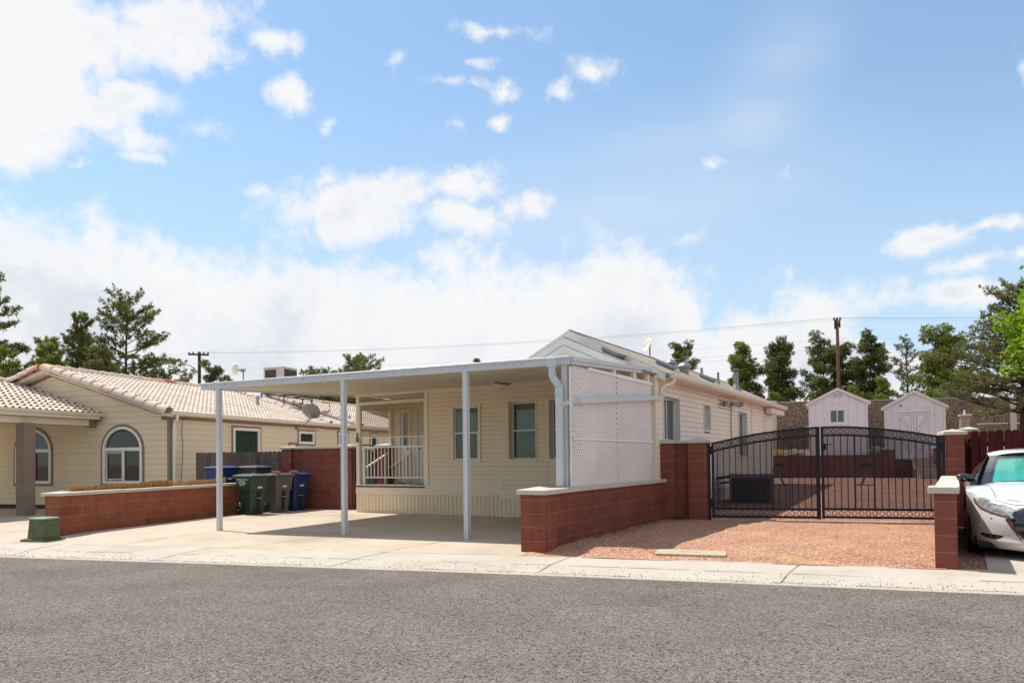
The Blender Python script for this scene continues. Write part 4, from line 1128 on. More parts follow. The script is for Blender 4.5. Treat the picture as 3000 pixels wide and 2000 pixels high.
# ---------------------------------------------------------------- block walls
RB1, RB2, RBM = (.31, .105, .058), (.265, .085, .048), (.40, .21, .15)
m_block = block_mat("red_split_block", RB1, RB2, RBM, zoff=.0128)
m_block_b = block_mat("red_block", (.225, .074, .052), (.20, .064, .046), (.31, .16, .125), zoff=.005, streak=.3)  # red block darkened to carry the shade of the gate walls
m_pier = block_mat("red_pier_block", RB1, (.215, .070, .047), RBM, bw=.8, off=0, zoff=.0128)
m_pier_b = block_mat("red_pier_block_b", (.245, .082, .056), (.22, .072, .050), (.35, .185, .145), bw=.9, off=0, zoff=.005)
m_cap = mat("concrete_cap", (.55, .515, .455), .85, .08, 2, grain=.08, gscale=60, streak=.15, bump=.2, bscale=80)
def cap_run(mb, f, u0, u1, o0, o1, z0, z1, L=.40):
    """coping stones laid end to end, each a hair apart"""
    u = u0
    while u < u1-.02:
        e = min(u1, u+L); j = random.uniform(-.003, .003)
        slab(mb, f, u+.0025, e-.0025, z0+j*.3, z1+j, o0-j, o1+j); u = e
def pier_cap(mb, x0, x1, y0, y1, z0, z1, rise=.045):
    n = mb.add([(x0,y0,z0),(x1,y0,z0),(x1,y1,z0),(x0,y1,z0),(x0,y0,z1),(x1,y0,z1),(x1,y1,z1),(x0,y1,z1),((x0+x1)/2,(y0+y1)/2,z1+rise)])
    for q in ((0,3,2,1),(0,1,5,4),(1,2,6,5),(2,3,7,6),(3,0,4,7),(4,5,8),(5,6,8),(6,7,8),(7,4,8)): mb.face([n+i for i in q])
# left low wall beside the carport drive
W1 = (-8.997, 14.163, -.06)
m_block_r = block_mat("shaded_brown_split_block", (.225, .072, .050), (.195, .060, .043), (.31, .16, .125), zoff=.0128)  # darker, browner copy of the red split block; shade is in its colour
m_pier_r = block_mat("shaded_brown_pier_block", (.25, .080, .053), (.225, .072, .050), (.33, .175, .135), bw=.8, off=0, zoff=.0128)  # pier version of that copy, shade likewise in the colour
lw = thing("low_block_wall", "low red block wall with pale coping between the two driveways", "wall", W1, 17)
mb = MB(); mb.box(-.245, -.045, .41, 5.45, -.15, .80); mb.build("block_course", m_block, lw)
mb = MB(); mb.box(-.41, 0, 0, .41, -.15, .80); mb.build("pier", m_pier, lw, bevel=.006)
mb = MB(); flw = lambda u, o, z: (o, u, z); cap_run(mb, flw, .43, 5.47, -.28, -.012, .80, .866); mb.build("coping", m_cap, lw, bevel=.006)
mb = MB(); pier_cap(mb, -.46, .045, -.05, .45, .803, .862, .03); mb.build("pier_cap", m_cap, lw, bevel=.006)
# reed screens leaning on the back of it
def reed(name, label, y0, y1, h0, h1, col, x, lean):
    mb = MB(); y = y0
    while y < y1:
        w = random.uniform(.010, .02); k = (y-y0)/(y1-y0); h = h0+(h1-h0)*k+random.uniform(-.012, .012)+.012*math.sin(y*5)
        mb.hexa([(x-.01, y, -.02), (x+.004, y, -.02), (x+.004, y+w, -.02), (x-.01, y+w, -.02), (x-.01+lean, y+.03, h), (x+.004+lean, y+.03, h), (x+.004+lean, y+w+.03, h), (x-.01+lean, y+w+.03, h)])
        y += w+.001
    for z in (.25, .60, .93): mb.box(x+.006+lean*z, x+.010+lean*z, y0+.03, y1, z, z+.006)
    o = mb.build(name, col, loc=W1, rot=17); return tag(o, label, "reed screen")
def reed_mat(name, a, b):
    m = bpy.data.materials.new(name); t = NT(m); r = t.n("ShaderNodeNewGeometry").outputs["Random Per Island"]
    n = t.noise(t.mapping(t.coord(), scale=(4, 4, 12)), 2, 3)
    t.out(t.bsdf(col=t.ramp(t.math('ADD', t.math('MULTIPLY', r, .7), t.math('MULTIPLY', n, .4), clamp=True), [(.1, a), (.9, b)]), rough=.8))
    return m
reed("reed_screen", "yellow reed screen leaning behind the left low wall near its front pier", .47, 3.30, .955, 1.015, reed_mat("yellow_reed", (.20, .085, .014), (.50, .27, .06)), -.36, .05)
reed("reed_screen", "tan reed screen leaning behind the left low wall beside the bins", 3.33, 5.20, .95, 1.02, reed_mat("tan_reed", (.38, .18, .07), (.56, .31, .15)), -.36, .05)

# right low wall under the lattice
rw = thing("low_block_wall", "low red block wall with pale coping below the white lattice", "wall", H0, 31)
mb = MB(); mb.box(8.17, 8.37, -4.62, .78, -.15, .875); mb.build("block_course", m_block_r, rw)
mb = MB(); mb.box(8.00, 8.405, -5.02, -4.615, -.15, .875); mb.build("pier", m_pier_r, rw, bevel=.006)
mb = MB(); cap_run(mb, flw, -4.58, .80, 8.14, 8.405, .875, .945); mb.build("coping", m_cap, rw, bevel=.006)
mb = MB(); pier_cap(mb, 7.955, 8.45, -5.07, -4.57, .877, .945, .045); mb.build("pier_cap", m_cap, rw, bevel=.006)

# gate piers
KG = .985
G0 = (4.123*KG, 14.958*KG, 1.39-1.33*KG)
gw = thing("gate_pier_wall", "tall red block pier wall between the lattice and the black gate", "wall", G0, 18)
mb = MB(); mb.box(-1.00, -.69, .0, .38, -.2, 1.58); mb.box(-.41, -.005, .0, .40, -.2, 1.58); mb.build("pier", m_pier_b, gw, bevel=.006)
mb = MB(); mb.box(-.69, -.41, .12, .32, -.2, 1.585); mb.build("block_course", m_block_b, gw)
mb = MB(); pier_cap(mb, -1.03, -.665, -.045, .42, 1.583, 1.645, .045); pier_cap(mb, -.455, .04, -.045, .44, 1.583, 1.645, .05); mb.box(-.665, -.455, .08, .36, 1.585, 1.64); mb.build("pier_cap", m_cap, gw, bevel=.006)
rp = thing("gate_pier", "tall red block pier right of the black gate", "pier", tuple(frame(G0, 18)(4.33, -.02, 0)), 18)
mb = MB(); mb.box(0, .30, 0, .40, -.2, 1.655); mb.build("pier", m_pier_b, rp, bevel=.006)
mb = MB(); pier_cap(mb, -.05, .34, -.05, .45, 1.657, 1.72, .05); mb.build("pier_cap", m_cap, rp, bevel=.006)
# second pier and a grey block column further back on the boundary
q = thing("gate_pier", "shorter capped red pier just behind the right gate pier", "pier", (9.52, 15.1, .1), 32)
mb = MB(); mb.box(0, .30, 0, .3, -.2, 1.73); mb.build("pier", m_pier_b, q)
mb = MB(); pier_cap(mb, -.04, .34, -.04, .34, 1.732, 1.80, .05); mb.build("pier_cap", m_cap, q, bevel=.006)
q = thing("block_column", "slim pale block column with a small lamp behind the maroon fence", "column", (12.0, 19.0, .15), 28)
m_block_g = block_mat("grey_block", (.46, .40, .33), (.42, .36, .30), (.25, .22, .19), bw=.4, bh=.18, off=0)
mb = MB()
for k in range(12): mb.box(-.01+.004*(k % 2), .21-.004*(k % 2), 0, .22, .185*k, .185*k+.18)
mb.build("shaft", m_block_g, q, bevel=.01)
mb = MB(); mb.box(-.04, .25, -.03, .25, 2.22, 2.27); mb.build("cap", m_cap, q, bevel=.01)
mb = MB(); mb.lathe([(.02, 2.27), (.026, 2.29), (.022, 2.34), (.015, 2.38), (.006, 2.40)], 10, (.10, .1, 0)); mb.build("lamp", mat("white_lamp_glass", (.75, .80, .85), .2, .03, 3), q, smooth=True)

# wall end at the far right, beside the car
FR0 = (5.11, 8.636, 0)
fw = thing("low_block_wall", "low red block wall end with pale coping beside the parked car", "wall", FR0, 32)
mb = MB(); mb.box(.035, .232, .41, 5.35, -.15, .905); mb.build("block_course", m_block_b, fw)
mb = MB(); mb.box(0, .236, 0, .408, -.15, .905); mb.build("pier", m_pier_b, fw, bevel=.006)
mb = MB(); slab(mb, flw, -.04, .44, .907, .985, -.062, .262); cap_run(mb, flw, .445, 5.35, .0, .268, .907, .978); mb.build("coping", m_cap, fw, bevel=.006)

# tall wall behind the bins
B0 = (-6.09, 20.64, -.02)
bw_ = thing("tall_block_wall", "tall red block wall with pale coping behind the bins", "wall", B0, 18)
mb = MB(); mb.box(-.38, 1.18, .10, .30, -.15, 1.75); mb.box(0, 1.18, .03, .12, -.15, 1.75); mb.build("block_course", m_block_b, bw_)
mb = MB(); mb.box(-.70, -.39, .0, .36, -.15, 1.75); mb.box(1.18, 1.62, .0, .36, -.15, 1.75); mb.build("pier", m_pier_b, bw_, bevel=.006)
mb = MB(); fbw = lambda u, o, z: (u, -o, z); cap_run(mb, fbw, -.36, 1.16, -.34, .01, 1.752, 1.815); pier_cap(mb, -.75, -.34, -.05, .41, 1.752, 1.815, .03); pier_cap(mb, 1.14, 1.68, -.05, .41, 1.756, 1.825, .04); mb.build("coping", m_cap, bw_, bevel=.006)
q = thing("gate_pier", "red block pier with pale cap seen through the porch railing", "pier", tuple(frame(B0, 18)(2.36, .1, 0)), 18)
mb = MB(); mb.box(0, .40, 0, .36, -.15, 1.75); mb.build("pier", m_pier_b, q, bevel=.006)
mb = MB(); pier_cap(mb, -.05, .45, -.05, .41, 1.752, 1.82, .05); mb.build("pier_cap", m_cap, q, bevel=.006)
pg = thing("side_gate", "narrow black arched metal gate beside the porch", "gate", tuple(frame(B0, 18)(1.66, .12, 0)), 18)
mb = MB()
mb.bar((.03, 0, .0), (.03, 0, 1.70), .05); mb.bar((.66, 0, .0), (.66, 0, 1.70), .05)
for k in range(12):
    a0, a1 = math.pi*k/12, math.pi*(k+1)/12
    for dz in (0, -.16): mb.bar((.345-.315*math.cos(a0), 0, 1.70+dz+.14*math.sin(a0)), (.345-.315*math.cos(a1), 0, 1.70+dz+.14*math.sin(a1)), .035)
for z in (.08, .22): mb.bar((.03, 0, z), (.66, 0, z), .035)
for k in range(1, 6): mb.bar((.03+.105*k, 0, .2), (.03+.105*k, 0, 1.56+.12*math.sin(math.pi*k/6)), .018)
mb.build("gate_frame", m_black_metal, pg)
mb = MB(); mb.poly([(.04, .012, .1), (.65, .012, .1), (.65, .012, 1.62), (.345, .012, 1.74), (.04, .012, 1.62)]); mb.build("privacy_mesh", screen_mat("black_privacy_mesh", (.012, .012, .014), .8), pg)

# ---------------------------------------------------------------- fences
def pickets(name, label, loc, rot, x0, x1, w, gap, zb, zt, m, back=.02, vary=.012, first=0):
    fnc = thing(name, label, "fence", loc, rot)
    mb = MB(); x = x0
    while x < x1:
        ww = w*random.uniform(.92, 1.05); t = zt+random.uniform(-vary, vary); c = .03; tilt = random.uniform(-.006, .006); y = random.uniform(-.004, .004)
        mb.prism([(x, zb), (x+ww, zb), (x+ww+tilt, t-c), (x+ww-c+tilt, t), (x+c+tilt, t), (x+tilt, t-c)], y-.009, y+.009, lambda a, b, d: (a, d, b))
        x += ww+gap*random.uniform(.4, 1.6)
    mb.build("pickets", m, fnc)
    mb = MB()
    for z in (zb+.25, zt-.30): mb.box(x0, x1, back, back+.04, z, z+.09)
    xx = x0+.1
    while xx < x1: mb.box(xx, xx+.09, back+.04, back+.13, zb-.2, zt-.1); xx += 2.4
    mb.build("rails", m, fnc)
    return fnc
def wood_mat(name, a, b, kx=30):
    m = bpy.data.materials.new(name); t = NT(m); r = t.n("ShaderNodeNewGeometry").outputs["Random Per Island"]; co = t.coord()
    n = t.noise(t.mapping(co, scale=(kx, kx, 1.6)), 1.0, 5, .65)
    k = t.math('ADD', t.math('MULTIPLY', r, .45), t.math('MULTIPLY', n, .6), clamp=True)
    t.out(t.bsdf(col=t.ramp(k, [(.2, a), (.85, b)]), rough=.85, spec=.2, normal=t.bump(n, .4, .004)))
    return m
pickets("picket_fence", "weathered grey wooden fence left of the tall red wall", tuple(frame(B0, 18)(0, .12, 0)), 18, -3.9, -.71, .132, .013, .02, 1.70, wood_mat("weathered_wood", (.075, .058, .048), (.17, .14, .12)))
pickets("picket_fence", "maroon stained wooden fence behind the parked car", tuple(frame(G0, 18)(4.72, .32, 0)), 18, .10, 9.0, .125, .014, .02, 1.735, wood_mat("maroon_stain", (.050, .008, .010), (.085, .014, .016)))
o = pickets("picket_fence", "short maroon picket panel squeezed between the gate pier and the long maroon fence", tuple(frame(G0, 18)(4.63, .42, 0)), 18, .02, .16, .125, .014, .02, 1.60, bpy.data.materials["maroon_stain"])

# ---------------------------------------------------------------- driveway gate, two leaves
m_screen = screen_mat("dark_privacy_screen", (.030, .026, .034), .62)
m_iron = mat("black_iron", (.013, .014, .020), .5, .2, 6, spec=.3)
def top_z(x): return 1.575+.0+ (x-.08)*.151*1.0 if False else lerp([.05, .6, 1.2, 1.7, 2.17, 2.7, 3.2, 3.8, 4.25], [1.570, 1.705, 1.800, 1.850, 1.872, 1.868, 1.815, 1.735, 1.625], x)
def smooth_top(x):
    s = 0; w = 0
    for k in range(-6, 7): s += top_z(min(4.25, max(.05, x+k*.06)))*(7-abs(k)); w += 7-abs(k)
    return s/w
def gate_leaf(x0, x1, side, label, palm_x, flip):
    g = thing("gate_leaf", label, "gate", G0, 18, "leaves of the black driveway gate")
    n = 22; xs = [x0+(x1-x0)*i/n for i in range(n+1)]
    zb = .05+.012*(x0 > 2)
    mb = MB()
    def rail(off, h, t=.04):
        for a, b in zip(xs, xs[1:]):
            za, zb_ = smooth_top(a)-off, smooth_top(b)-off
            mb.hexa([(a, -t/2, za-h), (b, -t/2, zb_-h), (b, t/2, zb_-h), (a, t/2, za-h), (a, -t/2, za), (b, -t/2, zb_), (b, t/2, zb_), (a, t/2, za)])
    rail(0, .042); rail(.155, .042)
    mb.box(x0, x1, -.02, .02, zb, zb+.045); mb.box(x0, x1, -.02, .02, zb+.155, zb+.20)
    mb.box(x0-.02, x0+.03, -.025, .025, zb-.01, smooth_top(x0)+.0); mb.box(x1-.045, x1+.03, -.03, .03, zb-.01, smooth_top(x1)+.0)
    fr = mb.build("leaf_frame", m_iron, g)
    mb = MB()
    k = 0; x = x0+.10; px0, px1 = palm_x-.165, palm_x+.165
    while x < x1-.05:
        zt = smooth_top(x)-.19
        if px0+.01 < x < px1-.01: mb.box(x-.008, x+.008, -.008, .008, zb+.19, .715)
        else: mb.box(x-.008, x+.008, -.008, .008, zb+.19, zt)
        x += .119
    for xx in (px0, px1): mb.box(xx-.008, xx+.008, -.009, .009, zb+.19, smooth_top(xx)-.19)
    mb.box(px0, px1, -.008, .008, .705, .722); mb.box(px0, px1, -.008, .008, 1.26, 1.272)
    for xx in rng(px0+.11, px1-.11, 1): mb.box(xx-.008, xx+.008, -.008, .008, 1.27, smooth_top(xx)-.19)
    mb.build("pickets", m_iron, g)
    mb = MB()
    def ring(cx, cz, r):
        a = [(cx+r*math.cos(2*math.pi*j/16), cz+r*math.sin(2*math.pi*j/16)) for j in range(16)]
        b = [(cx+(r-.012)*math.cos(2*math.pi*j/16), cz+(r-.012)*math.sin(2*math.pi*j/16)) for j in range(16)]
        mb.ringprism(a, b, -.008, .008, F2)
    x = x0+.10
    while x < x1-.06: ring(x, smooth_top(x)-.0985, .049); x += .1195
    mb.build("ring_row", m_iron, g); mb = MB()
    x = x0+.09
    while x < x1-.05: ring(x, zb+.10, .049); x += .1195
    mb.build("ring_row", m_iron, g)
    # palm silhouette
    mb = MB(); s = -1 if flip else 1
    def P(a, b): return (palm_x+s*a, b)
    tr = [(-.115, .722), (-.055, .735), (-.02, .82), (.012, .92), (.028, 1.03), (.03, 1.10)]
    lf = []; rt = []
    for i, (a, b) in enumerate(tr): w = .030-.0035*i; lf.append(P(a-w, b)); rt.append(P(a+w, b))
    mb.prism(lf+rt[::-1], -.014, .0, F2)
    for (ang, L, droop) in ((150, .19, .16), (175, .20, .22), (118, .15, .06), (75, .15, .05), (35, .18, .14), (5, .19, .22), (200, .15, .20), (-25, .15, .22)):
        up = []; dn = []
        for i in range(8):
            k = i/7; a = .03+L*k*math.cos(rad(ang))*(1-.25*k); b = 1.115+L*k*math.sin(rad(ang))*.8-droop*k*k
            w = .056*math.sin(math.pi*min(1, k*.9+.08))+.005
            nx, nz = -math.sin(rad(ang))*.4, 1
            up.append(P(a+nx*w*.5, b+w*.8)); dn.append(P(a-nx*w*.5+.006*(i % 2), b-w*(.9 if i % 2 else .5)))
        mb.prism(up+dn[::-1], -.014, .0, F2)
    mb.build("palm_ornament", mat("iron_ornament", (.022, .025, .032), .5, .2, 8), g)
    mb = MB(); mb.grid([[(a, .022, zb+.19) for a in xs], [(a, .022, smooth_top(a)-.02) for a in xs]]); mb.build("privacy_mesh", m_screen, g)
    hx_ = x0-.03 if side < 0 else x1+.03
    mb = MB()
    for z in (.30, 1.38): mb.box(hx_-.035, hx_+.035, -.03, .03, z, z+.09); mb.tube([(hx_, -.01, z-.04), (hx_, -.01, z+.13)], .016, 8)
    mb.build("hinge", m_iron, g)
    if side > 0:
        mb = MB(); mb.box(x0+.02, x0+.075, -.05, -.02, 1.40, 1.53); mb.bar((x0+.03, -.045, 1.51), (x0+.19, -.045, 1.51), .018); mb.build("latch", m_iron, g)
    return g
gate_leaf(.085, 2.105, -1, "left leaf of the black arched gate, its palm leaning toward the house", 1.40, True)
gate_leaf(2.175, 4.215, 1, "right leaf of the black arched gate, with the latch handle", 2.93, False)
for x, lab in ((-.001, "black hinge post at the left end of the arched gate"), (4.262, "black hinge post at the right end of the arched gate")):
    mb = MB(); mb.box(0, .045, -.03, .03, -.15, 1.58); mb.box(-.005, .05, -.035, .035, 1.58, 1.59)
    tag(mb.build("gate_post", m_iron, loc=tuple(frame(G0, 18)(x, 0, 0)), rot=18), lab, "gate post")
# ---------------------------------------------------------------- wheeled bins
def plastic(name, c, c2, rough=.42): return mat(name, c, rough, .12, 2.0, col2=c2, grain=.05, spec=.5, bump=.08, bscale=30, streak=.12)
def rrect(x0, x1, y0, y1, r=.05, n=4):
    pts = []
    for (cx, cy, a0) in ((x1-r, y0+r, -90), (x1-r, y1-r, 0), (x0+r, y1-r, 90), (x0+r, y0+r, 180)):
        for i in range(n+1): a = rad(a0+90*i/n); pts.append((cx+r*math.cos(a), cy+r*math.sin(a)))
    return pts
def loft(mb, secs, cap=True):
    prev = None; first = None
    for (z, q) in secs:
        k = mb.add([(x, y, z) for x, y in q]); n = len(q)
        if prev is None: first = k
        else:
            for j in range(n): mb.face((prev+j, prev+(j+1)%n, k+(j+1)%n, k+j))
        prev = k
    if cap: mb.face([first+j for j in range(n)][::-1]); mb.face([prev+j for j in range(n)])
m_tyre = mat("black_rubber", (.014, .014, .014), .8, .2, 8)
m_label = mat("white_label", (.72, .72, .70), .5, .10, 30)
m_bar = mat("grey_bar", (.42, .42, .38), .4, .1, 6)
def bin_(label, loc, rot, m, ml, text=False, group="wheeled bins", lidx=0.0):
    b = thing("wheeled_bin", label, "bin", loc, rot, group)
    mb = MB()
    S_ = [(.02, -.47, -.03, .04, .44), (.30, -.50, .0, .02, .46), (.60, -.535, .03, .005, .475), (.625, -.56, .05, -.012, .492), (.66, -.575, .065, -.022, .502), (.82, -.61, .09, -.032, .512), (.975, -.64, .115, -.042, .522), (.98, -.665, .14, -.068, .548), (1.005, -.668, .143, -.07, .55)]
    loft(mb, [(z, rrect(a, c, d, e, .055)) for z, a, c, d, e in S_])
    body = mb.build("body", m, b, smooth=False)
    mb = MB()
    L_ = [(1.008, -.72, .155, -.085, .565), (1.035, -.72, .155, -.085, .565), (1.055, -.66, .10, -.04, .52), (1.075, -.50, -.02, .06, .42), (1.08, -.42, -.10, .12, .36)]
    loft(mb, [(z, rrect(a, c, d, e, .05)) for z, a, c, d, e in L_])
    mb.tube([(-.735, -.03, 1.0), (-.735, .51, 1.0)], .022, 8); mb.box(-.74, -.66, -.03, .02, .97, 1.03); mb.box(-.74, -.66, .46, .51, .97, 1.03)
    mb.prism([(-.30, 1.070), (-.24, 1.092), (.02, 1.062), (.08, 1.045)], .19, .29, lambda x, z, d: (x, d, z))
    mb.build("lid", ml, b, bevel=.004)
    mb = MB(); mb.box(-.005, .034, .175, .295, .36, .60); mb.box(-.004, .022, .20, .27, .10, .36); mb.build("grip_recess_shade", m_black_in, body)  # proud dark box painted in for the shade inside the grip
    mb = MB(); mb.tube([(.042, .165, .44), (.042, .305, .44)], .011, 8); mb.build("grab_bar", m_bar, b)
    for y in (-.035, .475):
        mb = MB(); mb.M = Matrix.Translation((-.45, y, .125)) @ Matrix.Rotation(rad(90), 4, 'X')
        mb.lathe([(.06, -.02), (.118, -.03), (.128, -.02), (.128, .02), (.118, .03), (.06, .02)], 20)
        w = mb.build("wheel", m_tyre, b)
        mb = MB(); mb.M = Matrix.Translation((-.45, y, .125)) @ Matrix.Rotation(rad(90), 4, 'X'); mb.lathe([(.02, -.035), (.02, .04), (.008, .045)], 10); mb.build("hub", m_bar, w)
    mb = MB(); mb.hexa([(.088, .17, .70), (.088, .30, .70), (.08, .30, .70), (.08, .17, .70), (.097, .17, .745), (.097, .30, .745), (.08, .30, .745), (.08, .17, .745)]); mb.build("label", m_label, body)
    if text:
        for i, (t_, sz, z) in enumerate((("WASHINGTON COUNTY", .034, .915), ("invites you to", .026, .880), ("\"Keep Dixie", .052, .830), ("Beautiful\"", .052, .778))):
            text_mesh("lettering", t_, sz*1.3, m_label, body, (-.30, -.043-(z-.82)*.06, z), tilt=93, shear=.25 if i > 1 else 0, off=.0015, ext=.001)
    return b
m_bg = plastic("green_plastic", (.022, .050, .033), (.055, .075, .030)); m_bt = plastic("taupe_plastic", (.115, .105, .088), (.085, .080, .070)); m_bb = plastic("blue_plastic", (.008, .032, .155), (.012, .024, .095)); m_bk = plastic("charcoal_plastic", (.060, .060, .058), (.045, .045, .043)); m_bgl = plastic("green_lid", (.055, .095, .070), (.09, .11, .08), .38)
zb_ = -.02
bin_("dark green wheeled bin with white lettering, nearest in the front row of bins", (-6.87, 18.64, zb_), 36, m_bg, m_bgl, True)
bin_("taupe wheeled bin with a brick on its lid, between the green and blue bins", (-6.42, 19.28, zb_), 36, m_bt, m_bk)
bin_("blue wheeled bin with a brick on its lid, against the tall red wall", (-6.13, 19.88, zb_), 36, m_bb, m_bb)
sheet("planting_bed", m_dirt, lambda t: (-15.2, -13.20), [15.0, 15.2, 16, 17, 18.5], lambda s, t: .19 if t > 15.1 else -.1, 6)
bin_("blue wheeled bin standing behind the low wall under the tan house", (-8.15, 19.9, .19), 30, m_bb, m_bb)
bin_("charcoal wheeled bin standing behind the low wall, behind the green bin", (-7.28, 20.05, .19), 30, m_bk, m_bk)
m_brick = mat("clay_brick", (.46, .19, .10), .9, .15, 8, grain=.15)
for loc, rot, lab in (((-6.50, 19.34, 1.065), 20, "orange clay brick lying on the taupe bin lid"), ((-6.20, 19.94, 1.065), 24, "orange clay brick lying on the blue bin lid")):
    mb = MB(); mb.box(-.02, .20, -.045, .055, -.008, .058); tag(mb.build("brick", m_brick, loc=loc, rot=rot, bevel=.005), lab, "brick", "bricks on the bin lids")
# green utility pedestal and the concrete cover in the gravel
ub = thing("utility_box", "faded green utility box at the kerb end of the left low wall", "utility box", tuple(S(-12.50, 9.98, -.085)), 18)
mb = MB(); loft(mb, [(.06, rrect(-.42, 0, 0, .36, .02)), (.42, rrect(-.395, -.025, .02, .34, .02))]); mb.build("cover", mat("faded_green", (.085, .115, .048), .65, .25, 4, col2=(.13, .12, .055), streak=.6, streakcol=(.05, .07, .035), grain=.08), ub, bevel=.01)
mb = MB(); loft(mb, [(.42, rrect(-.415, -.005, .0, .36, .03)), (.445, rrect(-.41, -.01, .0, .355, .03)), (.455, rrect(-.38, -.04, .03, .32, .03))]); mb.build("lid", mat("sun_bleached_green", (.23, .29, .22), .6, .12, 5), ub)
mb = MB(); mb.box(-.50, .06, -.07, .42, -.06, .055); mb.box(-.45, .02, -.03, .38, .05, .065); mb.build("base", bpy.data.materials["faded_green"], ub, bevel=.006)
cv = thing("meter_cover", "flat concrete meter cover set in the red gravel", "cover", tuple(S(-.72, 10.28, z_gravel(-.7, 10.3)+.006)), 18)
mb = MB(); loft(mb, [(-.05, rrect(-.48, .48, -.24, .24, .05)), (.018, rrect(-.48, .48, -.24, .24, .05)), (.024, rrect(-.465, .465, -.225, .225, .05))]); mb.build("slab", mat("speckled_concrete", (.46, .40, .29), .9, .1, 3, grain=.35, gscale=45), cv)
mb = MB(); mb.box(-.16, .14, -.03, .03, .020, .027); mb.build("lifting_plate", mat("plate_concrete", (.40, .35, .27), .85, .1, 6), cv)
# timber sill below the gate
mb = MB(); mb.box(.05, 1.3, -.06, .02, -.04, .022); tag(mb.build("timber_sill", mat("bleached_timber", (.45, .38, .33), .9, .15, 5), loc=G0, rot=18), "bleached timber strip lying in the gravel under the left gate leaf", "timber")

# ---------------------------------------------------------------- yard behind the gate
Y0 = (12.33, 29.5, 1.39); Yf = frame(Y0, 20)
m_panel = None
def shed_mat():
    m = bpy.data.materials.new("white_board_siding"); t = NT(m)
    br = t.n("ShaderNodeTexBrick", {"Vector": t.mapping(t.coord("UV"), loc=(.03, 5, 0)), "Color1": (.83, .785, .785, 1), "Color2": (.81, .765, .765, 1), "Mortar": (.55, .46, .44, 1), "Scale": 1.0, "Mortar Size": .005, "Brick Width": .305, "Row Height": 20}, offset=0)
    n = t.noise(t.mapping(t.coord(), scale=(6, 6, .8)), 1.2, 5, .65)
    c = t.mix(t.maprange(n, .55, .78, 0, .35), br.outputs[0], (.60, .50, .48, 1))
    t.out(t.bsdf(col=c, rough=.65, normal=t.bump(t.math('MULTIPLY', br.outputs[1], -1.0), .5, .01)))
    return m
m_panel = shed_mat()
m_wtrim = mat("white_shed_trim", (.83, .785, .785), .6, .06, 2, streak=.25, streakcol=(.55, .42, .34))
m_gap_shade = mat("gap_shade", (.22, .165, .155), .9, .2, 8)  # for dark strips that paint the shade in door gaps and beside braces
